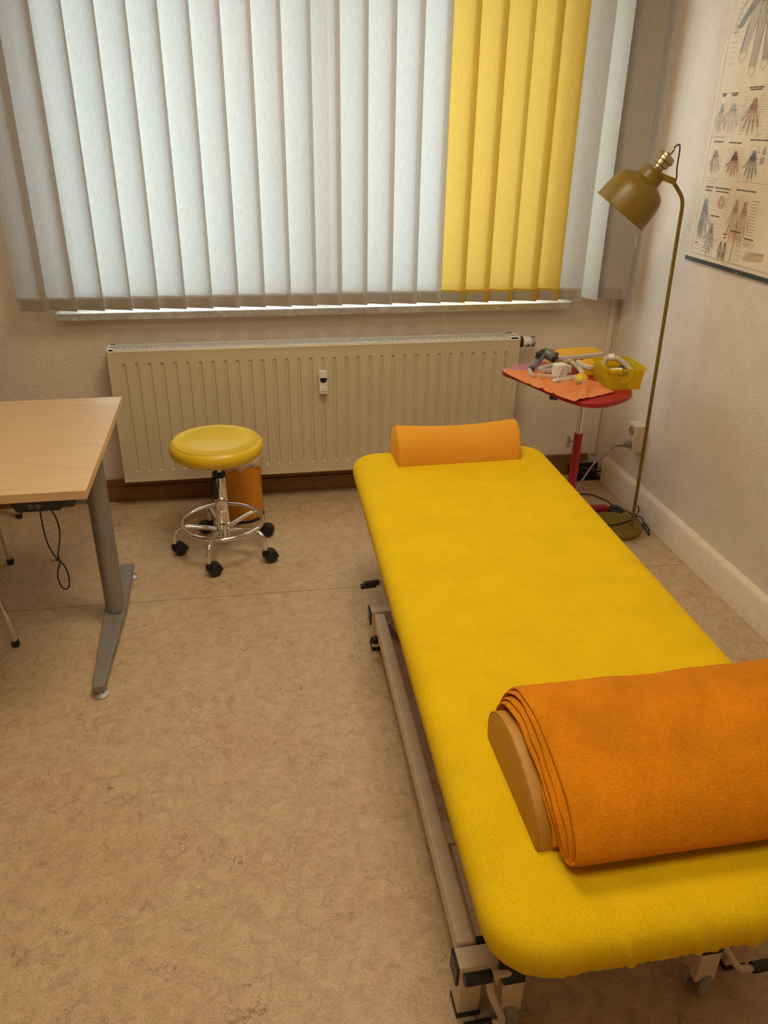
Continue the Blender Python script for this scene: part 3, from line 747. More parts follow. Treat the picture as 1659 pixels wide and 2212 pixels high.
# base frame
ZT, ZB = 0.155, 0.105
def bp(x, y, z): return Vector((x+0.026*(y-0.93), y, z))
LX0, LX1 = 0.330, 0.968
for k, yy in enumerate((0.923, 2.15)):
    bm = bmesh.new(); a = bp(LX0, yy, (ZT+ZB)/2); b = bp(LX1, yy, (ZT+ZB)/2); beam(bm, a, b, 0.044, 0.05)
    cb = co_('crossbar', bm, M['frame'], bevel=0.003)
    for e, s in ((a, -1), (b, 1)):
        bm = bmesh.new(); beam(bm, e, e+Vector((s*0.006, 0, 0)), 0.046, 0.052); co_('end_cap', bm, M['dark'], cb, bevel=0.002)
for s, xx in ((0, LX0+0.027), (1, LX1-0.027)):
    bm = bmesh.new(); beam(bm, bp(xx, 0.955, (ZT+ZB)/2-0.002), bp(xx, 2.125, (ZT+ZB)/2-0.002), 0.036, 0.046)
    co_('side_rail', bm, M['frame'], bevel=0.006, seg=3)
for yy in (0.925, 2.15):
    for xx in (LX0+0.026, LX1-0.026):
        bm = bmesh.new(); q = bp(xx, yy, 0); beam(bm, q+Vector((0, 0, 0.012)), q+Vector((0, 0, ZB+0.002)), 0.046, 0.046, up=(0, 1, 0))
        lg = co_('leg', bm, M['frame'], bevel=0.003)
        bm = bmesh.new(); box(bm, q.x-0.025, q.x+0.025, q.y-0.025, q.y+0.025, 0, 0.013); co_('rubber_foot', bm, M['dark'], lg, bevel=0.002)
# castor posts at both ends, with slanted caps, castors and lifting pedals
def castor_unit(px_, yy, side, sg):
    q = bp(px_, yy, 0)
    bm = bmesh.new(); beam(bm, q+Vector((0, 0, 0.042)), q+Vector((0, 0, 0.130)), 0.044, 0.05, up=(0, 1, 0))
    post = co_('castor_post', bm, M['frame'], bevel=0.003)
    bm = bmesh.new()
    prism(bm, [(-0.026, 0.128), (-0.026, 0.146), (0.012, 0.190), (0.026, 0.190), (0.026, 0.128)], -0.0225, 0.0225, Matrix(((0, 0, 1, q.x), (sg, 0, 0, q.y), (0, 1, 0, 0), (0, 0, 0, 1))))
    co_('slanted_cap', bm, M['dark'], post, bevel=0.003)
    bm = bmesh.new(); w = q+Vector((side*0.002, sg*-0.006, 0.031))
    AXW = Vector((side*0.5, -0.86, 0)).normalized()
    for s in (-1, 1): lathe(bm, [(0, -0.006), (0.022, -0.006), (0.030, -0.004), (0.031, 0), (0.030, 0.004), (0.022, 0.006), (0, 0.006)], 28, frame_to(w+AXW*s*0.017, AXW*s, (0, 0, 1)))
    cyl(bm, w-AXW*0.018, w+AXW*0.018, 0.012, 12)
    co_('castor', bm, M['plug_grey'], post, smooth=True, auto=40)
    return post
castor_unit(0.432, 0.897, -1, 1); castor_unit(0.843, 0.888, 1, 1)
castor_unit(0.432, 2.20, -1, -1); castor_unit(0.845, 2.20, 1, -1)
for xx, yy, sg in ((0.432, 2.20, -1),):
    pass
# lifting pedals: near left pair
def pedal(a, b, r=0.0135):
    bm = bmesh.new(); cyl(bm, a, b, r, 20); o = co_('pedal_grip', bm, M['dark'], smooth=True, auto=40); return o
bm = bmesh.new(); tube(bm, catmull([(0.43, 0.885, 0.145), (0.405, 0.876, 0.160), (0.380, 0.874, 0.164)], 4), 0.007, 10); co_('pedal_arm', bm, M['frame'], smooth=True)
pedal((0.330, 0.872, 0.166), (0.384, 0.874, 0.164), 0.012)
bm = bmesh.new(); tube(bm, catmull([(0.388, 0.890, 0.125), (0.390, 0.875, 0.10), (0.408, 0.868, 0.05), (0.413, 0.866, 0.03), (0.404, 0.866, 0.022), (0.385, 0.867, 0.022)], 6), 0.008, 10); co_('pedal_arm', bm, M['frame'], smooth=True)
pedal((0.338, 0.865, 0.022), (0.392, 0.867, 0.022), 0.0125)
bm = bmesh.new(); obox(bm, (0.397, 0.90, 0.125), (1, 0, 0), (0, 1, 0), (0, 0, 1), 0.012, 0.014, 0.018); co_('pedal_bracket', bm, M['frame'], bevel=0.003)
# near right pedal
bm = bmesh.new(); tube(bm, catmull([(0.862, 0.92, 0.15), (0.880, 0.895, 0.12), (0.905, 0.865, 0.078), (0.925, 0.86, 0.068), (0.95, 0.86, 0.066)], 6), 0.007, 10); co_('pedal_arm', bm, M['frame'], smooth=True)
pedal((0.942, 0.86, 0.066), (1.0, 0.862, 0.064), 0.0115)
# far left pedals
bm = bmesh.new(); tube(bm, catmull([(0.432, 2.17, 0.13), (0.425, 2.21, 0.17), (0.415, 2.235, 0.20), (0.405, 2.24, 0.203)], 6), 0.006, 10); co_('pedal_arm', bm, M['frame'], smooth=True)
pedal((0.352, 2.238, 0.198), (0.405, 2.240, 0.200), 0.010)
pedal((0.345, 2.26, 0.175), (0.398, 2.262, 0.177), 0.010)
bm = bmesh.new(); lathe(bm, [(0.014, 0), (0.014, 0.012), (0.010, 0.022), (0, 0.026)], 18, frame_to(bp(LX0+0.012, 2.07, 0.085), (-1, 0, 0))); co_('adjuster_knob', bm, M['dark'], smooth=True)
# inner frame and lifting arms
bm = bmesh.new(); beam(bm, bp(0.392, 0.975, 0.118), bp(0.392, 1.20, 0.118), 0.016, 0.03); inn = co_('inner_bar', bm, M['frame'], bevel=0.002)
bm = bmesh.new(); beam(bm, bp(0.392, 0.962, 0.118), bp(0.392, 0.976, 0.118), 0.019, 0.033); co_('end_cap', bm, M['dark'], inn, bevel=0.002)
bm = bmesh.new(); beam(bm, bp(0.372, 1.235, 0.115), bp(0.918, 1.235, 0.115), 0.06, 0.045); co_('crossbar', bm, M['frame'], bevel=0.003)
for xx in (0.405, 0.885):
    bm = bmesh.new(); beam(bm, bp(xx, 2.11, 0.13), bp(xx+0.02, 1.35, 0.43), 0.026, 0.045, up=(0, 0, 1)); co_('lifting_arm', bm, M['frame'], bevel=0.003)
    bm = bmesh.new(); beam(bm, bp(xx+0.03, 1.24, 0.13), bp(xx+0.03, 2.0, 0.43), 0.026, 0.045); co_('lifting_arm', bm, M['frame'], bevel=0.003)
bm = bmesh.new(); cyl(bm, bp(0.40, 1.02, 0.13), bp(0.9, 1.02, 0.13), 0.010, 14); co_('pedal_shaft', bm, M['frame'], smooth=True, auto=40)

# ------------------------------------------------------------------ bolsters and blanket
def dprofile(L, H, n=28, skew=0.12):
    # half-roll cross-section in (y,z): y from 0 (near) to L (far); flat bottom
    pts = []
    for k in range(n+1):
        a = pi*k/n
        y = L/2-L/2*math.cos(a); z = H*math.sin(a)**0.85
        pts.append((y+skew*L*math.sin(a)*0.5, z))
    return pts
def bolster(name, x0, x1, y0, L, H, z0, mat, rot=0, sag=0.0, endr=0.012, skew=0.12, label='', piping=None, pmat=None, leadin=0.0):
    pr = dprofile(L, H, 30, skew)
    cx_, cy_ = (x0+x1)/2, y0+L/2
    root = thing(name, label, 'bolster', (cx_, cy_, z0))
    cyc = sum(p[0] for p in pr)/len(pr); czc = H*0.4
    xs_ = [x0, x0+endr*0.3, x0+endr, x0+endr*2.2]
    m = 16
    for k in range(1, m): xs_.append(lerp(x0+endr*2.2, x1-endr*2.2, k/m))
    xs_ += [x1-endr*2.2, x1-endr, x1-endr*0.3, x1]
    bm = bmesh.new(); rings = []
    for i, x in enumerate(xs_):
        e = min(i, len(xs_)-1-i); sc = {0: 0.955, 1: 0.985, 2: 1.0}.get(e, 1.0)
        t = (x-x0)/(x1-x0); sg = 1-sag*math.sin(pi*t)
        ring = []
        for (y, z) in pr:
            yy = cyc+(y-cyc)*sc; zz = z*sg if z < H*0.3 else (H*0.3+(z-H*0.3)*sg)
            zz = zz*sc if e < 2 else zz
            ring.append(bm.verts.new((x-cx_, yy+y0-cy_, zz)))
        rings.append(ring)
    for a, b in zip(rings, rings[1:]):
        n = len(a)
        for k in range(n-1): bm.faces.new((a[k], a[k+1], b[k+1], b[k]))
        bm.faces.new((a[-1], a[0], b[0], b[-1]))
    for R_ in (rings[0], rings[-1]): bm.faces.new(R_)
    obj('cover', bm, mat, root, smooth=True, auto=60)
    if piping:
        for rx in (rings_x for rings_x in (x0+endr*0.3, x1-endr*0.3)):
            bm = bmesh.new()
            tube(bm, [(rx-cx_, cyc+(y-cyc)*0.992+y0-cy_, z*0.992+0.0004) for (y, z) in pr], piping, 6)
            obj('seam', bm, pmat or mat, root, smooth=True)
    root.rotation_euler.z = rot
    return root
bolster('half_round_bolster', 0.494, 0.934, 2.405, 0.138, 0.120, BZ+0.001, M['bolster'], sag=0.16, rot=math.radians(1.0), piping=0.0012,
        label='orange terry half round bolster at the window end of the couch')
NB = bolster('half_round_bolster', 0.412, 1.02, 0.820, 0.275, 0.098, BZ+0.001, M['vinyl_orange'], rot=0, endr=0.008, skew=0.22, piping=0.0010,
        label='large tan vinyl half round bolster under the orange blanket')
# blanket: folded layers draped over the bolster
def blanket():
    bm = bmesh.new()
    y0, L, H = 0.820, 0.275, 0.098
    base = dprofile(L, H, 40, 0.22); n = len(base)
    nrm = []
    for k in range(n):
        a = base[max(0, k-1)]; b = base[min(n-1, k+1)]
        tx, tz = b[0]-a[0], b[1]-a[1]; l_ = math.hypot(tx, tz) or 1
        nrm.append((-tz/l_, tx/l_))
    th, gap = 0.0088, 0.0104
    def at_(k, d):
        f_ = 0.74+0.66*math.exp(-(k/10)**2)
        return (base[k][0]+nrm[k][0]*d*f_, base[k][1]+nrm[k][1]*d*f_)
    D = [0.007+gap*q for q in range(5)]
    def loop(do_, di_, ks, kend):
        outp = [at_(k, do_) for k in range(kend, ks-1, -1)]; inp = [at_(k, di_) for k in range(ks, kend-1)]
        a = outp[-1]; b = inp[0]; c = ((a[0]+b[0])/2, (a[1]+b[1])/2); r = math.hypot(a[0]-b[0], a[1]-b[1])/2
        a0 = math.atan2(a[1]-c[1], a[0]-c[0]); arc = [(c[0]+r*math.cos(a0+pi*q/8), c[1]+r*math.sin(a0+pi*q/8)) for q in range(1, 8)]
        return outp+arc+inp
    specs = [([at_(k, D[0]) for k in range(n-3, 0, -1)], 0.436, 0.434, 5),
             (loop(D[3], D[2], 1, n-3), 0.446, 0.438, 6), (loop(D[4], D[1], 2, n-2), 0.456, 0.432, 7)]
    for li, (path, xa, xb, seed) in enumerate(specs):
        r1, r2 = noise1(seed), noise1(seed+20)
        m = len(path); zmin = min(p[1] for p in path); lift = max(0, th/2+0.001-zmin)
        N = 30
        rings = []
        for i in range(N+1):
            t = i/N; f = {0: 0.10, 1: 0.62, 2: 0.92}.get(i, 1.0)
            tt = 0.0 if i == 0 else (0.004 if i == 1 else (0.014 if i == 2 else t))
            if i == N: f = 0.1
            A_, B_ = [], []
            for k, (y, z) in enumerate(path):
                a = path[max(0, k-1)]; b = path[min(m-1, k+1)]; tx, tz = b[0]-a[0], b[1]-a[1]; l_ = math.hypot(tx, tz) or 1
                nx, nz = -tz/l_, tx/l_
                q = k/(m-1); xl = lerp(xa, xb, min(1, max(0, (q-0.4)*5)))+0.0035*r1(q*14)
                x = lerp(xl, 1.09, tt)
                w_ = (0.0022*r2(tt*6+q*9) + 0.0018*r1(tt*17+q*5))*(1 if q < 0.5 else 0.2)
                lf = lift*math.exp(-max(0, z-zmin)/0.03)
                hh = th/2*f*(1.0 if 0 < k < m-1 else 0.5)
                A_.append((x, y+nx*(hh+w_), max(z+nz*(hh+w_)+lf, 0.001))); B_.append((x, y-nx*(hh-w_), max(z-nz*(hh-w_)+lf, 0.001)))
            rings.append([bm.verts.new((q_[0], y0+q_[1], BZ+0.001+q_[2])) for q_ in A_+B_[::-1]])
        for a, b in zip(rings, rings[1:]):
            w = len(a)
            for k in range(w): bm.faces.new((a[k], a[(k+1) % w], b[(k+1) % w], b[k]))
        for R_ in (rings[0], rings[-1]):
            for k in range(m-1): bm.faces.new((R_[k], R_[k+1], R_[2*m-2-k], R_[2*m-1-k]))
    o = obj('plush_blanket', bm, M['blanket'], smooth=True, auto=80)
    sm = o.modifiers.new('s', 'SUBSURF'); sm.levels = 1; sm.render_levels = 2
    return o
tag(blanket(), 'thick orange plush blanket folded in layers over the near bolster', 'blanket')

# ------------------------------------------------------------------ floor lamp
LB = Vector((1.572, 2.845, 0)); LP = Vector((1.632, 2.800, 0))
lamp = thing('floor_lamp', 'mustard yellow metal reading floor lamp with a tilted bell shade', 'floor lamp', LB)
LI = Matrix.Translation(-LB)
def lo_(name, bm, mat, parent=lamp, **k):
    o = obj(name, bm, mat, parent, **k); o.matrix_parent_inverse = LI if parent is lamp else Matrix.Identity(4); return o
bm = bmesh.new(); lathe(bm, [(0, 0.002), (0.117, 0.002), (0.120, 0.006), (0.120, 0.022), (0.117, 0.026), (0, 0.027)], 64, Matrix.Translation(LB)); lo_('base', bm, M['mustard'], smooth=True, auto=35)
bm = bmesh.new(); lathe(bm, [(0.020, 0.027), (0.018, 0.031), (0.010, 0.033)], 24, Matrix.Translation(LP)); lo_('pole_collar', bm, M['mustard'], smooth=True, auto=35)
thl = math.radians(20); LD = Vector((-math.cos(thl), math.sin(thl), 0))
def lpz(u, z): return LP+LD*u+Vector((0, 0, z))
bm = bmesh.new(); tube(bm, [lpz(0, 0.03), lpz(0.009, 0.6), lpz(0.018, 1.228)], 0.0072, 14)
for _ in (0,): lathe(bm, [(0.0078, 0), (0.0078, 0.006)], 14, Matrix.Translation(lpz(0.018, 1.226)))
tube(bm, [lpz(0.018, 1.228)]+catmull([lpz(0.0185, 1.30), lpz(0.019, 1.345), lpz(0.026, 1.375), lpz(0.045, 1.403), lpz(0.068, 1.430)], 7), 0.0068, 14)
lo_('pole', bm, M['mustard'], smooth=True, auto=50)
PV = lpz(0.139, 1.456)
side = Vector((0, 0, 1)).cross(LD).normalized()
bm = bmesh.new()
a_ = lpz(0.060, 1.428)
for s in (-1, 1): beam(bm, a_+side*s*0.024, PV+side*s*0.024-LD*-0.006, 0.003, 0.022)
beam(bm, a_+side*0.0255+LD*0.001, a_-side*0.0255+LD*0.001, 0.004, 0.017)
lo_('yoke', bm, M['mustard'], bevel=0.001)
AX = (LD*-0.152+Vector((0, 0, 0.190))).normalized()     # from rim up to the socket
rimc = lpz(0.236, 1.321)
AX = (PV+Vector((0, 0, 0.0))-rimc).normalized()
FM = frame_to(rimc, AX, side)
bm = bmesh.new()
R0 = 0.110
outer = [(0.1115, -0.001), (0.112, 0.004), (0.108, 0.004), (0.1075, 0.02), (0.1055, 0.05), (0.1015, 0.08), (0.096, 0.100), (0.089, 0.114), (0.079, 0.123), (0.064, 0.130), (0.052, 0.135), (0.0475, 0.139), (0.0465, 0.148), (0.0445, 0.166), (0.0460, 0.168), (0.0460, 0.173), (0.040, 0.175), (0.036, 0.178)]
lathe(bm, outer+[(0.02, 0.178), (0.02, 0.160), (0.042, 0.158), (0.045, 0.138)]+[(r-0.0025, z-0.0015) for r, z in outer[3:11]][::-1]+[(0.1080, -0.001), (0.1115, -0.001)], 64, FM, cap=False)
shd = lo_('lamp_shade', bm, M['mustard'], smooth=True, auto=40)
bm = bmesh.new(); lathe(bm, [(0.024, 0.172), (0.026, 0.176), (0.026, 0.183), (0.021, 0.186), (0.021, 0.196), (0.029, 0.199), (0.029, 0.214), (0.034, 0.217), (0.034, 0.228), (0.031, 0.231), (0.030, 0.238), (0.019, 0.241), (0.009, 0.243), (0.007, 0.246), (0.007, 0.264), (0, 0.266)], 36, FM)
sk = lo_('lamp_socket', bm, M['brass'], smooth=True, auto=30, label='brushed brass socket')
bm = bmesh.new()
for s in (-1, 1): lathe(bm, [(0.0095, 0), (0.0095, 0.005), (0.006, 0.008), (0, 0.009)], 20, frame_to(PV+side*s*0.0255, side*s))
lo_('pivot_screw', bm, M['brass'], sk, smooth=True, auto=40)
bm = bmesh.new(); lathe(bm, [(0.012, 0.09), (0.013, 0.10), (0.013, 0.14), (0.01, 0.15)], 20, FM); lathe(bm, [(0, 0.02), (0.02, 0.028), (0.027, 0.05), (0.02, 0.075), (0.012, 0.09)], 24, FM, cap=False)
lo_('bulb', bm, M['white_plastic'], shd, smooth=True)
top_ = FM @ Vector((0, 0, 0.264))
bm = bmesh.new(); tube(bm, catmull([top_, top_+AX*0.012, top_-LD*0.02+Vector((0, 0, 0.008)), lpz(0.060, 1.475), lpz(0.056, 1.445), lpz(0.058, 1.425)], 8), 0.0026, 8)
lo_('top_cord', bm, M['dark'], smooth=True)
# floor cord and foot switch (from the base, around behind it, to the switch)
bm = bmesh.new()
cz = 0.004
SWp = Vector((1.655, 3.005, 0))
path1 = [(1.66, 2.885, 0.010), (1.672, 2.925, cz), (1.680, 2.88, cz), (1.708, 2.86, cz), (1.722, 2.84, 0.012), (1.716, 2.79, cz), (1.698, 2.76, cz), (1.704, 2.80, 0.006), (1.716, 2.87, 0.03), (1.712, 2.925, 0.014), (1.700, 2.975, 0.012), (1.688, 2.995, 0.012)]
tube(bm, catmull(path1, 8), 0.0028, 8)
path2 = [(1.36, 2.93, cz), (1.43, 2.90, 0.01), (1.48, 2.84, 0.033), (1.545, 2.825, 0.031), (1.60, 2.835, 0.031), (1.66, 2.86, 0.031), (1.70, 2.885, 0.05), (1.722, 2.925, 0.058), (1.714, 2.94, 0.05), (1.702, 2.90, 0.02), (1.708, 2.83, cz), (1.703, 2.78, cz)]
tube(bm, catmull(path2, 8), 0.0028, 8)
path3 = [(1.665, 3.03, 0.012), (1.668, 3.07, cz), (1.66, 3.12, cz), (1.615, 3.19, cz), (1.56, 3.20, cz), (1.51, 3.16, cz), (1.45, 3.10, cz)]
tube(bm, catmull(path3, 8), 0.0028, 8)
tube(bm, catmull([(1.62, 2.995, 0.01), (1.56, 2.985, 0.006), (1.48, 2.975, cz), (1.4, 2.97, cz)], 8), 0.0034, 8)
lo_('floor_cord', bm, M['dark'], smooth=True)
bm = bmesh.new(); lathe(bm, [(0, 0.0), (0.034, 0.0), (0.037, 0.004), (0.036, 0.014), (0.030, 0.020), (0.016, 0.022), (0.016, 0.027), (0.013, 0.029), (0, 0.029)], 36, Matrix.Translation(SWp))
lo_('foot_switch', bm, M['darkgrey'], smooth=True, auto=35)

# ------------------------------------------------------------------ power outlet, grey cord, corner duct
ps = thing('power_outlet', 'cream double power outlet low on the right wall', 'power outlet', (1.735, 3.065, 0.345))
bm = bmesh.new(); box(bm, -0.030, 0.026, -0.040, 0.040, -0.062, 0.062); obj('housing', bm, M['socket'], ps, bevel=0.004)
ps.rotation_euler.z = 0
for zz in (0.031, -0.031):
    bm = bmesh.new(); lathe(bm, [(0.021, 0.0), (0.0215, 0.003), (0.019, 0.003), (0.018, 0.0008), (0, 0.0008)], 32, frame_to((-0.030, 0, zz), (-1, 0, 0)), cap=False)
    sf = obj('socket_face', bm, M['brown_board'] if False else plain('socket_well', (0.36, 0.24, 0.12), 0.5), ps, smooth=True, auto=35)
    bm = bmesh.new()
    for s in (-1, 1): lathe(bm, [(0.0028, 0), (0.0028, 0.0006), (0, 0.0006)], 12, frame_to((-0.0310, s*0.0095, zz), (-1, 0, 0)))
    obj('contact_hole', bm, M['dark'], sf)
bm = bmesh.new(); pd = Vector((-1, -0.05, -0.10)).normalized()
lathe(bm, [(0.0195, -0.006), (0.0195, 0.010), (0.0165, 0.016), (0.011, 0.030), (0.0085, 0.045), (0.006, 0.058), (0.005, 0.060)], 28, frame_to((1.7015, 3.065, 0.314), pd))
PLUG = bm
bm = bmesh.new()
p0 = Vector((1.7015, 3.065, 0.314))+pd*0.058
tube(bm, catmull([p0, p0+pd*0.02, (1.60, 3.06, 0.28), (1.55, 3.06, 0.235), (1.50, 3.055, 0.16), (1.455, 3.045, 0.075), (1.435, 3.03, 0.02), (1.42, 2.99, 0.006), (1.38, 2.93, 0.005)], 8), 0.0042, 10)
pcord = co_('power_cord', bm, plain('grey_cable', (0.36, 0.34, 0.32), 0.5), smooth=True, label='grey power cord plugged into the double outlet')
co_('plug', PLUG, M['plug_grey'], pcord, smooth=True, auto=40)
# dark open duct end with cables in the corner
bm = bmesh.new()
box(bm, 1.60, 1.755, 3.36, 3.446, 0, 0.004)
for (a, b, c, d) in ((1.60, 1.604, 3.35, 3.446), (1.604, 1.755, 3.443, 3.4465)): box(bm, a, b, c, d, 0.0, 0.06)
net = obj('cable_box', bm, M['dark']); tag(net, 'dark open box of cables on the floor in the corner', 'box')
rr = random.Random(5)
for k in range(5):
    bm = bmesh.new()
    pts = [(1.615+0.13*(q/5)+rr.uniform(-0.012, 0.012), 3.375+rr.uniform(0, 0.055), 0.010+0.008*k+rr.uniform(0, 0.010)) for q in range(6)]
    tube(bm, catmull(pts, 5), 0.003, 6)
    o = obj('loose_cable', bm, [plain('brown_cable', (0.16, 0.07, 0.03), 0.5), M['darkgrey']][k % 2], net, smooth=True)
    if k == 4:
        pass

# ------------------------------------------------------------------ red side table
TX, TY, TZ = 1.318, 2.785, 0.72
rt = thing('side_table', 'small red height adjustable side table with rounded triangular top', 'side table', (TX, TY, 0))
RI = Matrix.Translation((-TX, -TY, 0))
def rt_(name, bm, mat, parent=rt, **k):
    o = obj(name, bm, mat, parent, **k); o.matrix_parent_inverse = RI if parent is rt else Matrix.Identity(4); return o
ctl = [(1.022, 2.905), (1.036, 2.870), (1.065, 2.800), (1.100, 2.690), (1.135, 2.585), (1.180, 2.505), (1.235, 2.480), (1.300, 2.495), (1.375, 2.540), (1.415, 2.585), (1.432, 2.640), (1.452, 2.80), (1.455, 2.94), (1.40, 3.02), (1.28, 3.035), (1.15, 3.01), (1.05, 2.965), (1.025, 2.94)]
pl = [(p.x, p.y) for p in catmull([(x, y, 0) for x, y in ctl], 5, closed=True)]
bm = bmesh.new(); prism(bm, pl, TZ-0.019, TZ); rt_('tabletop', bm, M['red'], bevel=0.004, seg=3)
bm = bmesh.new(); box(bm, -0.015, 0.015, -0.012, 0.012, -0.011, 0.0); 
for v in bm.verts: v.co = Matrix.Translation((1.128, 2.635, TZ-0.0195)) @ Matrix.Rotation(math.radians(-25), 4, 'Z') @ v.co
rt_('edge_clamp', bm, M['darkgrey'], bevel=0.002)
bm = bmesh.new(); box(bm, 1.14, 1.38, 2.70, 2.86, TZ-0.024, TZ-0.0195); rt_('mounting_plate', bm, M['darkgrey'], bevel=0.002)
bm = bmesh.new(); cyl(bm, (TX, TY, 0.40), (TX, TY, TZ-0.024), 0.0125, 24); rt_('inner_tube', bm, M['chrome'], smooth=True, auto=40)
bm = bmesh.new(); lathe(bm, [(0.0175, 0.03), (0.0175, 0.488), (0.0135, 0.488)], 28, Matrix.Translation((TX, TY, 0))); rt_('post', bm, M['red'], smooth=True, auto=40)
bm = bmesh.new(); cyl(bm, (TX-0.018, TY-0.004, 0.455), (TX-0.040, TY-0.008, 0.457), 0.005, 12)
for s in (-1, 1): lathe(bm, [(0, -0.004), (0.009, -0.004), (0.010, 0), (0.009, 0.004), (0, 0.004)], 16, frame_to((TX-0.044, TY-0.009, 0.457+s*0.015), (-1, -0.2, 0)))
beam(bm, (TX-0.044, TY-0.009, 0.437), (TX-0.044, TY-0.009, 0.477), 0.009, 0.007, up=(1, 0, 0))
rt_('clamp_knob', bm, M['plug_grey'], bevel=0.0015)
for (ex, ey) in ((1.615, 3.02), (1.05, 2.57)):
    d = Vector((ex-TX, ey-TY, 0)); L_ = d.length; d.normalize()
    bm = bmesh.new()
    if ey > 3:
        beam(bm, (TX, TY+0.01, 0.026), (TX+0.01, 2.985, 0.026), 0.036, 0.026); beam(bm, (TX-0.008, 2.985, 0.026), (1.612, 3.008, 0.020), 0.040, 0.028); d = Vector((0.25, 0.207, 0)); L_ = d.length; d.normalize()
    else: beam(bm, Vector((TX, TY, 0.026))+d*0.012, Vector((TX, TY, 0.020))+d*L_, 0.036, 0.026)
    ft = rt_('foot', bm, M['red'], bevel=0.006, seg=3)
    bm = bmesh.new(); q = Vector((TX, TY, 0))+d*(L_-0.03); lathe(bm, [(0.012, 0), (0.012, 0.008)], 16, Matrix.Translation(q)); rt_('rubber_pad', bm, M['dark'], ft, smooth=True, auto=40)

# towel lying on the table
def towel():
    bm = bmesh.new()
    # corners (u along length, v across)
    A_, B_, C_, D_ = Vector((1.014, 2.880, 0)), Vector((1.150, 2.500, 0)), Vector((1.345, 2.585, 0)), Vector((1.235, 2.905, 0))
    A2 = Vector((1.030, 2.925, 0))
    n1, n2 = noise1(21), noise1(22)
    NU, NV = 60, 44
    def fn(u, v):
        # v: from near-left edge (A->B) to far side (A2->C)
        a = A_.lerp(B_, u)+Vector((-0.010, -0.006, 0))*math.sin(pi*u)*1.2
        b = A2.lerp(C_, u)+Vector((0.055, 0.035, 0))*math.sin(pi*u)
        p = a.lerp(b, v)
        e = 0.004*n2(u*9+v*2)
        h = 0.0
        for (sx, sy, sl, am, wd) in ((0.60, 0.3, 0.6, 0.012, 0.025), (0.70, 0.45, 0.25, 0.016, 0.022), (0.80, 0.5, 0.1, 0.017, 0.022), (0.92, 0.4, -0.3, 0.016, 0.022), (0.35, 0.5, 0.9, 0.008, 0.03), (0.15, 0.5, 0.3, 0.010, 0.04), (0.70, 0.8, -0.6, 0.012, 0.02), (0.5, 0.2, -0.5, 0.009, 0.02)):
            d = (u-sx)-sl*(v-sy); h += am*math.exp(-(d/wd)**2)*(0.5+0.5*math.cos((v-sy)*2.2))
        h += 0.0015*(1+n1(u*14+v*6)*n1(v*11-u*5))
        edge = min(u, 1-u, v, 1-v); h *= min(1, 0.35+edge*7)
        if u < 0.02 or u > 0.98 or v < 0.02 or v > 0.98: p += Vector((n2(u*20), n1(v*20), 0))*0.002
        return Vector((p.x, p.y, TZ+0.003+max(0, h)))
    grid(bm, fn, NU, NV)
    o = obj('towel', bm, M['towel'], smooth=True)
    s = o.modifiers.new('t', 'SOLIDIFY'); s.thickness = 0.0025; s.offset = 1
    return o
tag(towel(), 'crumpled salmon orange towel spread on the red side table', 'towel')
ZT_ = TZ+0.0075

# ball with a drawn face
bc = Vector((1.238, 2.655, ZT_+0.0255))
ball = thing('stress_ball', 'small yellow smiley ball on the salmon towel', 'ball', bc)
bm = bmesh.new(); lathe(bm, [(0.026*math.sin(pi*k/18), -0.026*math.cos(pi*k/18)) for k in range(19)], 36, cap=False); obj('ball_body', bm, M['ball'], ball, smooth=True)
fdir = (Vector((0, 0, 1.6))-bc); fdir.z = 0.0; fdir.normalize(); fr_ = Vector((fdir.y*-1, fdir.x, 0))
fr_ = Vector((0, 0, 1)).cross(fdir); 
def sph(ax_, el, r=0.0262):
    a, e = math.radians(ax_), math.radians(el)
    return (fdir*math.cos(e)*math.cos(a)+fr_*math.cos(e)*math.sin(a)+Vector((0, 0, 1))*math.sin(e))*r
for s in (-1, 1):
    d = sph(s*15-4, 0).normalized()
    bm = bmesh.new(); lathe(bm, [(0.0058, 0.0), (0.0052, 0.0007), (0, 0.0009)], 20, frame_to(d*0.0255, d)); ey = obj('eye', bm, M['white_paint'], ball, smooth=True)
    bm = bmesh.new(); lathe(bm, [(0.0027, 0.0), (0.0022, 0.0008), (0, 0.001)], 14, frame_to(d*0.0263, d)); obj('pupil', bm, M['dark'], ey, smooth=True)
    bm = bmesh.new(); tube(bm, [d*0.0258+(frame_to((0, 0, 0), d) @ Vector((0.0060*math.cos(q*pi/10), 0.0060*math.sin(q*pi/10), 0))) for q in range(20)], 0.0005, 5, closed=True); obj('eye_outline', bm, plain('eye_red', (0.3, 0.05, 0.02), 0.5), ey)
bm = bmesh.new(); tube(bm, [sph(-4+q*3.4, -24-12*math.cos(q/11*pi/2)+4, 0.0261) for q in range(-11, 12)], 0.0006, 5); obj('mouth', bm, M['dark'], ball)

# massager with coiled cord and adapter
def coil(bm, path, R_, turns_per_m, r, n=6, spt=14):
    P = catmull(path, 14); L_ = [0]
    for a, b in zip(P, P[1:]): L_.append(L_[-1]+(b-a).length)
    tot = L_[-1]; N = int(tot*turns_per_m*spt); out = []; j = 0; up = None
    for i in range(N+1):
        s = tot*i/N
        while j < len(L_)-2 and L_[j+1] < s: j += 1
        f = (s-L_[j])/max(1e-9, (L_[j+1]-L_[j])); p = P[j].lerp(P[j+1], f); t = (P[j+1]-P[j]).normalized()
        if up is None: up = (Vector((0, 0, 1))-t*t.z).normalized()
        else: up = (up-t*up.dot(t)).normalized()
        sd = t.cross(up); a = 2*pi*i/spt
        out.append(p+up*R_*math.cos(a)+sd*R_*math.sin(a))
    tube(bm, out, r, n)
ms = thing('hand_massager', 'grey hand massager with coiled white cord on the side table', 'massager', (1.20, 2.87, ZT_))
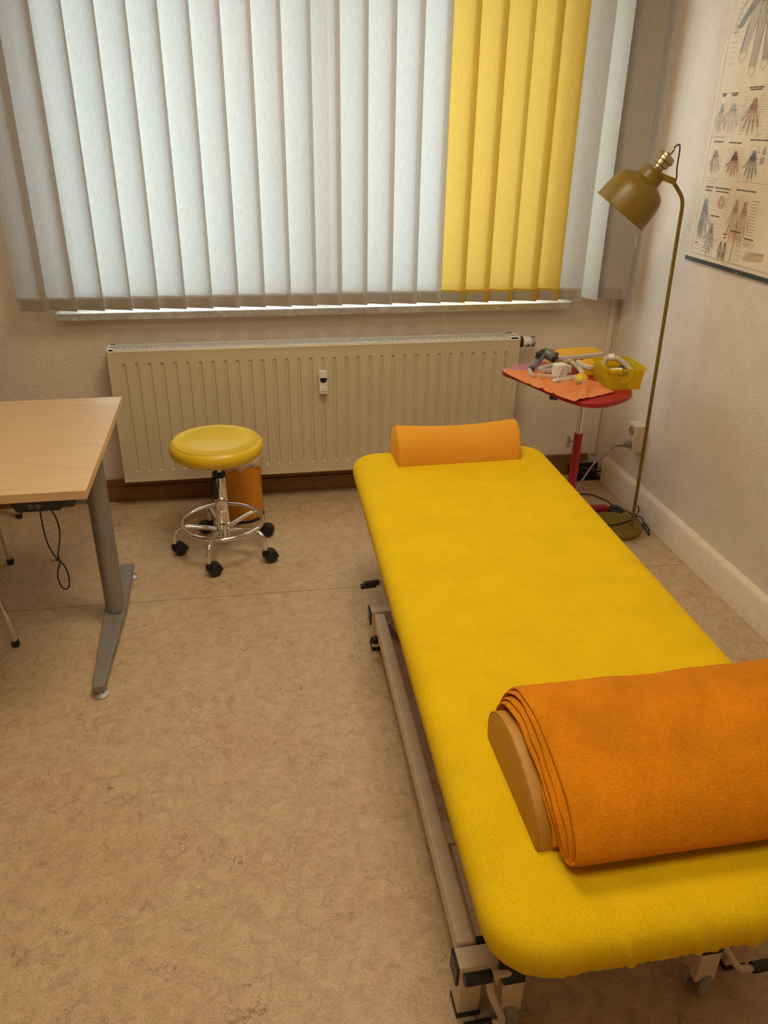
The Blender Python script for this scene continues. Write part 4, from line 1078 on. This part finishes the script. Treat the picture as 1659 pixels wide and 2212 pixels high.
MSI = Matrix.Translation((-1.20, -2.87, -ZT_))
def mo(name, bm, mat, parent=ms, **k):
    o = obj(name, bm, mat, parent, **k); o.matrix_parent_inverse = MSI if parent is ms else Matrix.Identity(4); return o
h0 = Vector((1.112, 2.845, ZT_+0.020)); h1 = Vector((1.195, 2.935, ZT_+0.058)); h2 = Vector((1.245, 2.90, ZT_+0.036))
bm = bmesh.new(); tube(bm, catmull([h0, h0.lerp(h1, 0.35), h0.lerp(h1, 0.7), h1+Vector((0, 0, 0.0)), h1.lerp(h2, 0.45)], 8), lambda t: 0.0125+0.006*t, 18)
hb = mo('handle', bm, M['device_grey'], smooth=True)
bm = bmesh.new(); dd_ = (h2-h1).normalized(); lathe(bm, [(0.018, -0.004), (0.021, 0.01), (0.0215, 0.035), (0.020, 0.042)], 28, frame_to(h1, dd_)); mo('motor_head', bm, M['device_grey'], hb, smooth=True, auto=40)
bm = bmesh.new(); lathe(bm, [(0.0195, 0.041), (0.022, 0.044), (0.022, 0.052), (0.017, 0.055)], 28, frame_to(h1, dd_)); mo('head_ring', bm, M['dark'], hb, smooth=True, auto=40)
bm = bmesh.new(); lathe(bm, [(0.0125, -0.004), (0.009, -0.010), (0, -0.012)], 20, frame_to(h0, h1-h0)); mo('end_cap', bm, M['dark'], hb, smooth=True, auto=40)
bm = bmesh.new(); q = h0.lerp(h1, 0.62)+Vector((0, 0, 0.018)); dh = (h1-h0).normalized(); obox(bm, q, dh, dh.cross(Vector((0, 0, 1))), (dh.cross(Vector((0, 0, 1)))).cross(dh), 0.034, 0.010, 0.002)
obox(bm, q+Vector((-0.004, 0.0, 0.007))-dh*0.010, dh, dh.cross(Vector((0, 0, 1))), (0, 0, 1), 0.008, 0.007, 0.006)
mo('switch_strip', bm, M['dark'], hb, bevel=0.002)
bm = bmesh.new()
coil(bm, [(1.248, 2.885, ZT_+0.024), (1.225, 2.885, ZT_+0.018), (1.17, 2.875, ZT_+0.013), (1.150, 2.850, ZT_+0.010), (1.175, 2.836, ZT_+0.011), (1.215, 2.842, ZT_+0.012)], 0.0075, 165, 0.0018)
coil(bm, [(1.103, 2.840, ZT_+0.016), (1.098, 2.805, ZT_+0.009), (1.115, 2.780, ZT_+0.008), (1.15, 2.770, ZT_+0.008), (1.18, 2.755, ZT_+0.009), (1.22, 2.745, ZT_+0.009), (1.262, 2.745, ZT_+0.010), (1.297, 2.775, ZT_+0.012), (1.305, 2.83, ZT_+0.016), (1.285, 2.875, ZT_+0.028), (1.262, 2.885, ZT_+0.040)], 0.0075, 140, 0.0018)
coil(bm, [(1.160, 2.705, ZT_+0.010), (1.195, 2.712, ZT_+0.010), (1.24, 2.725, ZT_+0.010), (1.28, 2.75, ZT_+0.018), (1.292, 2.80, ZT_+0.026), (1.278, 2.85, ZT_+0.040), (1.258, 2.86, ZT_+0.044)], 0.0075, 140, 0.0018)
mo('coiled_cord', bm, M['cable_white'], smooth=True)
bm = bmesh.new(); RZ_ = Matrix.Translation((1.205, 2.785, ZT_+0.027)) @ Matrix.Rotation(math.radians(12), 4, 'Z')
prism(bm, rrect(0.050, 0.040, 0.005), -0.026, 0.026, RZ_)
ad = mo('power_adapter', bm, M['white_plastic'], bevel=0.004, label='white mains adapter')
bm = bmesh.new(); box(bm, 0.024, 0.046, -0.013, 0.013, -0.012, 0.016)
for v in bm.verts: v.co = RZ_ @ v.co
mo('connector', bm, M['white_plastic'], ad, bevel=0.003)
bm = bmesh.new(); lathe(bm, [(0.009, -0.002), (0.0095, 0.006), (0.006, 0.018), (0.0035, 0.022)], 16, frame_to((1.148, 2.700, ZT_+0.011), (1, 0.2, 0)))
tube(bm, catmull([(1.160, 2.704, ZT_+0.013), (1.175, 2.725, ZT_+0.018), (1.195, 2.757, ZT_+0.034), (1.206, 2.763, ZT_+0.040)], 6), 0.0022, 8)
mo('output_lead', bm, M['cable_white'], smooth=True)

# two flat cases
def case(cx_, cy_, w, d, h, rot, label, z0=TZ):
    t = thing('storage_case', label, 'case', (cx_, cy_, z0), 'orange yellow cases on the side table'); t.rotation_euler.z = rot
    bm = bmesh.new(); prism(bm, rrect(w-0.006, d-0.006, 0.022), 0.0005, h*0.62); obj('case_bottom', bm, M['case_yellow'], t, bevel=0.003)
    bm = bmesh.new(); prism(bm, rrect(w, d, 0.025), h*0.62, h*0.70); prism(bm, rrect(w, d, 0.025), h*0.74, h*0.95); obj('rim', bm, M['white_plastic'], t, bevel=0.0015, label='cream rim bands')
    bm = bmesh.new(); prism(bm, rrect(w-0.004, d-0.004, 0.024), h*0.69, h*0.75); prism(bm, rrect(w-0.012, d-0.012, 0.020), h*0.94, h); obj('lid', bm, M['case_yellow'], t, bevel=0.002)
    bm = bmesh.new(); box(bm, -w*0.38, -w*0.30, d/2-0.016, d/2-0.009, h, h+0.0006) ; box(bm, -w*0.40, -w*0.29, -d/2-0.001, -d/2+0.001, h*0.75, h*0.9) if False else None
    obj('latch', bm, M['dark'], t)
    return t
case(1.350, 2.990, 0.225, 0.105, 0.052, math.radians(10), 'orange yellow case with cream rim at the back of the red table')
case(1.400, 2.860, 0.170, 0.100, 0.044, math.radians(10), 'orange yellow case with cream rim, in front of the other case')

# transparent yellow box with tubes
yb = thing('plastic_box', 'transparent yellow plastic box on the right of the red table', 'box', (1.398, 2.687, TZ))
yb.rotation_euler.z = math.radians(-1.5)
BW, BD, BH = 0.143, 0.165, 0.080
def boxwall(t0, t1, z): s = lerp(0.90, 1.0, z/BH); return s
bm = bmesh.new()
lo1 = rrect(BW*0.90, BD*0.92, 0.012); hi1 = rrect(BW, BD, 0.014); th_ = 0.002
li1 = rrect(BW*0.90-2*th_, BD*0.92-2*th_, 0.010); hi2 = rrect(BW-2*th_, BD-2*th_, 0.012)
rr1 = [[bm.verts.new((x, y, z)) for x, y in L_] for L_, z in ((lo1, 0.001), (hi1, BH), (hi2, BH), (li1, 0.003))]
for a, b in zip(rr1, rr1[1:]):
    for k in range(len(a)): bm.faces.new((a[k], a[(k+1) % len(a)], b[(k+1) % len(a)], b[k]))
bm.faces.new(rr1[0]); bm.faces.new(rr1[3])
obj('box_body', bm, M['clear_yellow'], yb, smooth=True, auto=35)
bm = bmesh.new()
o_ = rrect(BW+0.012, BD+0.012, 0.016); i_ = rrect(BW-0.004, BD-0.004, 0.012)
R4 = [[bm.verts.new((x, y, z)) for x, y in L_] for L_, z in ((o_, BH-0.004), (o_, BH+0.003), (i_, BH+0.003), (i_, BH-0.004))]
for a, b in ((0, 1), (1, 2), (2, 3), (3, 0)):
    for k in range(len(o_)): bm.faces.new((R4[a][k], R4[a][(k+1) % len(o_)], R4[b][(k+1) % len(o_)], R4[b][k]))
obj('box_rim', bm, M['clear_yellow'], yb, smooth=True, auto=35)
def inbox(p): return (Matrix.Translation((1.398, 2.687, TZ)) @ Matrix.Rotation(math.radians(-1.5), 4, 'Z')) @ Vector(p)
hs = []
bm = bmesh.new()
hp = [inbox(q) for q in ((-0.048, 0.0, 0.022), (-0.047, 0.035, 0.055), (-0.030, 0.050, 0.088), (0.0, 0.035, 0.092), (0.025, 0.0, 0.078), (0.035, -0.035, 0.060), (0.030, -0.058, 0.035), (-0.01, -0.060, 0.020))]
P = catmull(hp, 30)
tube(bm, P, 0.009, 12)
for i in range(0, len(P)-1, 3): 
    t_ = (P[i+1]-P[i]).normalized(); lathe(bm, [(0.009, -0.0012), (0.0112, -0.0008), (0.0112, 0.0008), (0.009, 0.0012)], 14, frame_to(P[i], t_), cap=False)
hz = obj('corrugated_hose', bm, M['hose'], smooth=True); tag(hz, 'beige corrugated hose curled inside the transparent yellow box', 'hose')
bm = bmesh.new(); cyl(bm, inbox((-0.024, 0.048, 0.092)), inbox((-0.004, 0.040, 0.096)), 0.0135, 20); o = obj('hose_cuff', bm, M['white_plastic'], hz, smooth=True, auto=40)
bm = bmesh.new(); lathe(bm, [(0.0, -0.006), (0.029, -0.006), (0.032, -0.003), (0.032, 0.003), (0.029, 0.006), (0, 0.006)], 32, frame_to(inbox((0.038, 0.030, 0.046)), Vector((-0.55, -0.1, 0.6))))
tag(obj('black_pad', bm, M['dark'], smooth=True, auto=40), 'round black pad inside the transparent yellow box', 'pad')
bm = bmesh.new(); cyl(bm, inbox((-0.045, -0.03, 0.060)), inbox((-0.006, -0.045, 0.066)), 0.012, 20)
tag(obj('tube_adapter', bm, M['white_plastic'], smooth=True, auto=40), 'short white tube piece lying in the transparent yellow box', 'tube')

# ------------------------------------------------------------------ anatomical poster on the right wall
PX = WX1-0.004
PY1, PZ0 = 2.945, 1.148      # far edge (towards the window), bottom
PWd, PHt = 0.92, 1.02
poster = thing('anatomy_poster', 'cream anatomical chart of hands and wrists on the right wall', 'poster', (PX, PY1, PZ0))
def pp(u, v, off=0.0): return Vector((-off, -u, v))      # u along the wall towards the camera, v up (local)
wv = noise1(77)
bm = bmesh.new()
def curl(v): return 0.0015+0.0035*max(0, math.sin(v*21))*1
grid(bm, lambda a, b: pp(a*PWd + (0.0015*wv(b*14) if a == 0 else 0), b*PHt, 0.001+ (curl(b*PHt)*math.exp(-a*18))), 30, 60)
SHEET = bm
bm = bmesh.new(); box(bm, -0.008, 0.001, -PWd-0.01, 0.010, -0.010, 0.004)
obj('bottom_rail', bm, M['dark'], poster, bevel=0.001)
OFFp = 0.0062
UM = [(0, 0), (0.022, 0.018), (0.07, 0.058), (0.15, 0.188), (0.23, 0.300), (0.30, 0.392), (0.72, 0.92)]
VM = [(0, 0), (0.02, 0.02), (0.05, 0.08), (0.06, 0.086), (0.172, 0.235), (0.19, 0.259), (0.22, 0.300), (0.335, 0.392), (0.35, 0.41), (0.39, 0.435), (0.525, 0.543), (0.555, 0.565), (0.60, 0.60), (1.02, 1.02)]
def mapp(p): return Vector((interp(UM, p[0]), interp(VM, p[1])))
class Ink:
    def __init__(s): s.bm = bmesh.new()
    def seg(s, a, b, w):
        a = mapp(a); b = mapp(b); d = b-a; w *= 1.15
        if d.length < 1e-6: return
        d.normalize(); n_ = Vector((-d.y, d.x))*w/2
        q = [s.bm.verts.new(pp(p.x, p.y, OFFp-0.0045*min(1, p.x*9))) for p in (a+n_, a-n_, b-n_, b+n_)]; s.bm.faces.new(q)
    def line(s, pts, w):
        for a, b in zip(pts, pts[1:]): s.seg(a, b, w)
    def poly(s, pts):
        pts = [mapp(p) for p in pts]
        s.bm.faces.new([s.bm.verts.new(pp(p[0], p[1], OFFp-0.0002-0.0045*min(1, p[0]*9))) for p in pts])
inks = {k: Ink() for k in ('ink', 'ink_grey', 'ink_blue', 'ink_red', 'ink_skin')}
pr_ = random.Random(99)
def words(u, v, w, size=0.0028, ink='ink_grey', bold=False, lean=0.0):
    x = u
    while x < u+w:
        l_ = pr_.uniform(0.004, 0.011)*(size/0.0028); l_ = min(l_, u+w-x)
        if l_ > 0.001:
            inks[ink].seg((x, v+lean*(x-u)), (x+l_, v+lean*(x+l_-u)), size*(0.62 if bold else 0.38))
        x += l_+0.0016
def block(u, v, w, n, dv=0.0062, size=0.0028, ink='ink_grey'):
    for k in range(n): words(u, v-k*dv, w*pr_.uniform(0.75, 1.0), size, ink)
def title(u, v, w, n=1):
    for k in range(n): words(u+k*0.004, v-k*0.0085, w-k*0.008, 0.0065, 'ink', True)
def labels(u0, u1, v0, v1, dv=0.010, ink='ink_grey', side=1):
    v = v1
    while v > v0:
        w = pr_.uniform(0.35, 1.0)*(u1-u0)
        if side > 0: words(u1-w, v, w, 0.0026, ink)
        else: words(u0, v, w, 0.0026, ink)
        v -= dv*pr_.uniform(0.8, 1.3)
def hand(cx_, top, H, spread=1.0, inkn='ink_grey', tend=None, mirror=1, dens=1.0, skin=None, lw=0.0008):
    # forearm at the top, fingers hanging down; local coords in units of H
    def L_(x, y): return Vector((cx_+mirror*x*H, top-y*H))
    I = inks[inkn]
    lf = [(-0.10, 0), (-0.11, 0.15), (-0.105, 0.28), (-0.15, 0.37), (-0.22, 0.46), (-0.27, 0.56), (-0.285, 0.63), (-0.26, 0.645), (-0.22, 0.57), (-0.165, 0.52)]
    rt2 = [(0.10, 0), (0.11, 0.15), (0.105, 0.28), (0.14, 0.38), (0.155, 0.50), (0.15, 0.60)]
    I.line([L_(*p) for p in lf], lw); I.line([L_(*p) for p in rt2], lw)
    fingers = [(-0.115, 0.58, 0.86, -0.05), (-0.035, 0.60, 0.97, -0.02), (0.045, 0.60, 0.93, 0.015), (0.12, 0.58, 0.82, 0.05)]
    if skin:
        inks[skin].poly([L_(*p) for p in ((-0.10, 0), (-0.105, 0.28), (-0.15, 0.37), (-0.16, 0.58), (0.15, 0.60), (0.155, 0.50), (0.14, 0.38), (0.105, 0.28), (0.10, 0))])
    for (fx, a0, a1, sl) in fingers:
        w = 0.032; x1 = fx+sl*spread
        I.line([L_(fx-w, a0), L_(x1-w*0.8, a1-0.03), L_(x1, a1), L_(x1+w*0.8, a1-0.03), L_(fx+w, a0)], lw)
        if skin: inks[skin].poly([L_(*p) for p in ((fx-w, a0), (x1-w*0.8, a1-0.03), (x1, a1), (x1+w*0.8, a1-0.03), (fx+w, a0))])
        tk_ = inks[tend or inkn]
        for k in range(int(3*dens)+1):
            o = (k-1.5*dens)*0.012
            tk_.line([L_(fx*0.35+o*0.8, 0.08+0.02*k), L_(fx*0.45+o, 0.30), L_(fx*0.9+o, 0.50), L_(x1+o*0.6, a1-0.07)], lw*1.1)
    for k in range(int(4*dens)):
        tk_ = inks[tend or inkn]; tk_.line([L_(-0.07+k*0.01, 0.22), L_(-0.14+k*0.008, 0.42), L_(-0.25+k*0.006, 0.61)], lw)
    for k in range(int(5*dens)):
        inks[tend or inkn].line([L_(-0.09, 0.26+k*0.018), L_(0.0, 0.285+k*0.018), L_(0.09, 0.26+k*0.018)], lw)
    for k in range(int(26*dens)):
        x = pr_.uniform(-0.1, 0.12); y = pr_.uniform(0.28, 0.62); inks['ink_grey'].seg(L_(x, y), L_(x*1.06, y+0.035), lw*1.2)
# frame line
inks['ink_grey'].line([(0.022, PHt), (0.022, 0.020), (PWd-0.02, 0.020)], 0.0012)
# big hand in the upper part
hand(0.170, 1.02, 0.42, 0.8, 'ink_grey', 'ink_blue', 1, 2.2, None, 0.0016)
labels(0.035, 0.080, 0.64, 1.00, 0.017); labels(0.28, 0.34, 0.62, 0.98, 0.012, side=-1)
# row 2
title(0.050, 0.555, 0.026, 2); title(0.092, 0.555, 0.028, 2); title(0.155, 0.575, 0.060, 2); title(0.26, 0.59, 0.06, 2)
hand(0.064, 0.525, 0.135, 1, 'ink_grey', 'ink_blue', 1, 0.6); hand(0.110, 0.527, 0.135, 1, 'ink_grey', 'ink_blue', 1, 0.6)
hand(0.190, 0.550, 0.17, 1, 'ink_grey', 'ink_red', 1, 1.2, None, 0.0010); labels(0.130, 0.163, 0.385, 0.54, 0.009); labels(0.215, 0.25, 0.375, 0.55, 0.0085, side=-1)
block(0.028, 0.380, 0.085, 2); hand(0.29, 0.56, 0.12, 1, 'ink', 'ink_grey', 1, 1.0); block(0.262, 0.43, 0.09, 8, 0.0085, 0.003)
# row 3
title(0.050, 0.352, 0.045); title(0.118, 0.350, 0.050); title(0.20, 0.368, 0.08)
hand(0.076, 0.335, 0.115, 1, 'ink_grey', 'ink_grey', 1, 0.9, None); labels(0.038, 0.055, 0.24, 0.335, 0.013); labels(0.095, 0.110, 0.24, 0.335, 0.012, side=-1)
hand(0.152, 0.338, 0.125, 1, 'ink_red', 'ink_red', 1, 1.6, None, 0.0010); labels(0.112, 0.132, 0.21, 0.335, 0.0095); labels(0.172, 0.197, 0.21, 0.335, 0.010, side=-1)
hand(0.228, 0.345, 0.140, 1, 'ink_grey', 'ink_blue', 1, 1.4, None, 0.0010); hand(0.345, 0.35, 0.14, 1, 'ink_grey', 'ink_blue', 1, 1.4)
inks['ink_grey'].poly([(0.262, 0.335), (0.270, 0.345), (0.276, 0.335), (0.276, 0.318), (0.262, 0.314)]); inks['ink_grey'].poly([(0.258, 0.306), (0.276, 0.308), (0.274, 0.280), (0.258, 0.278)])
inks['ink'].seg((0.240, 0.325), (0.252, 0.325), 0.0014); inks['ink'].seg((0.242, 0.300), (0.254, 0.300), 0.0014)
for k in range(14): inks['ink'].seg((0.285, 0.345-k*0.011), (0.2865, 0.3435-k*0.011), 0.002)
block(0.045, 0.212, 0.055, 3); block(0.20, 0.212, 0.16, 1)
# row 4
title(0.050, 0.190, 0.040, 2); title(0.098, 0.190, 0.062, 2); title(0.185, 0.192, 0.085)
hand(0.068, 0.172, 0.128, 1, 'ink_grey', 'ink_blue', -1, 1.4, None, 0.0011); labels(0.034, 0.046, 0.07, 0.165, 0.012, 'ink')
for k in range(26):
    a = 2*pi*k/26; inks['ink_red'].line([(0.132+0.015*math.cos(a), 0.155+0.017*math.sin(a)), (0.132+0.012*math.cos(a+0.4), 0.155+0.014*math.sin(a+0.4)), (0.132+0.005*math.cos(a), 0.155+0.005*math.sin(a))], 0.0012)
labels(0.100, 0.114, 0.13, 0.175, 0.008); labels(0.150, 0.168, 0.12, 0.175, 0.008, side=-1)
title(0.100, 0.118, 0.036)
hand(0.112, 0.108, 0.095, 1, 'ink_grey', 'ink_blue', 1, 1.2); labels(0.130, 0.150, 0.035, 0.10, 0.009, side=-1)
hand(0.198, 0.180, 0.125, 1, 'ink_red', 'ink_red', 1, 0.7); hand(0.235, 0.178, 0.125, 1, 'ink_red', 'ink_red', -1, 0.7)
block(0.262, 0.170, 0.035, 15, 0.0075, 0.003, 'ink')
block(0.045, 0.070, 0.034, 8, 0.0058)
block(0.082, 0.062, 0.060, 8, 0.0058, 0.0028)
title(0.046, 0.040-0.0, 0.020)
title(0.165, 0.078, 0.018, 2); title(0.195, 0.090, 0.045)
hand(0.163, 0.060, 0.045, 1, 'ink_grey', 'ink_grey', 1, 0.4); hand(0.182, 0.060, 0.045, 1, 'ink', 'ink_grey', -1, 0.4)
inks['ink_red'].poly([(0.208, 0.085), (0.224, 0.084), (0.217, 0.045)]); inks['ink_grey'].line([(0.217, 0.05), (0.214, 0.022)], 0.003); block(0.228, 0.080, 0.03, 8, 0.0075)
title(0.262, 0.078, 0.04); block(0.262, 0.068, 0.05, 3); inks['ink_skin'].poly([(0.27, 0.03), (0.30, 0.045), (0.36, 0.048), (0.36, 0.034), (0.30, 0.030)])
for k in range(14): inks['ink_grey'].line([(0.268+k*0.006, 0.032+0.001*k), (0.285+k*0.006, 0.046)], 0.0012)
# far side of the sheet (outside the picture) carries the same kind of columns
for r_ in range(4):
    hand(0.47, 0.9-r_*0.22, 0.16, 1, 'ink_grey', 'ink_blue', 1, 1.2); hand(0.60, 0.88-r_*0.22, 0.16, 1, 'ink_grey', 'ink_red', 1, 1.2); block(0.50, 0.9-r_*0.22, 0.05, 12, 0.009)
mats_ = [M['paper']]
for k, I in inks.items():
    mi = len(mats_); mats_.append(M[k]); vm = {}
    for f in I.bm.faces:
        q = [vm.setdefault(v, None) or vm.__setitem__(v, SHEET.verts.new(v.co)) or vm[v] for v in f.verts]
        SHEET.faces.new(q).material_index = mi
    I.bm.free()
obj('printed_sheet', SHEET, mats_, poster, smooth=True, label='cream paper with printed hand drawings and lines of small text')
bm = bmesh.new(); lathe(bm, [(0.004, 0), (0.0035, 0.004), (0.006, 0.006), (0.005, 0.009), (0, 0.010)], 16, frame_to((0.0, -0.345, -0.008), (-1, 0, 0))); obj('pin', bm, M['brass'], poster, smooth=True)

# ------------------------------------------------------------------ ceiling fill fixtures, added unseen above the frame to brighten the room
for (lx, ly, lz, lw, lsz) in FILL_LIGHTS:
    cl = thing('added_fill_fixture', 'square flat fill fixture, added unseen on the ceiling', 'ceiling light', (lx, ly, WZ), 'added fill lights')
    bm = bmesh.new(); box(bm, -lsz/2-0.02, lsz/2+0.02, -lsz/2-0.02, lsz/2+0.02, -0.07, 0); obj('housing', bm, M['white_metal'], cl, bevel=0.004)
    bm = bmesh.new(); box(bm, -lsz/2, lsz/2, -lsz/2, lsz/2, -0.078, -0.0705); obj('fill_panel', bm, M['fill_panel'], cl, bevel=0.003)
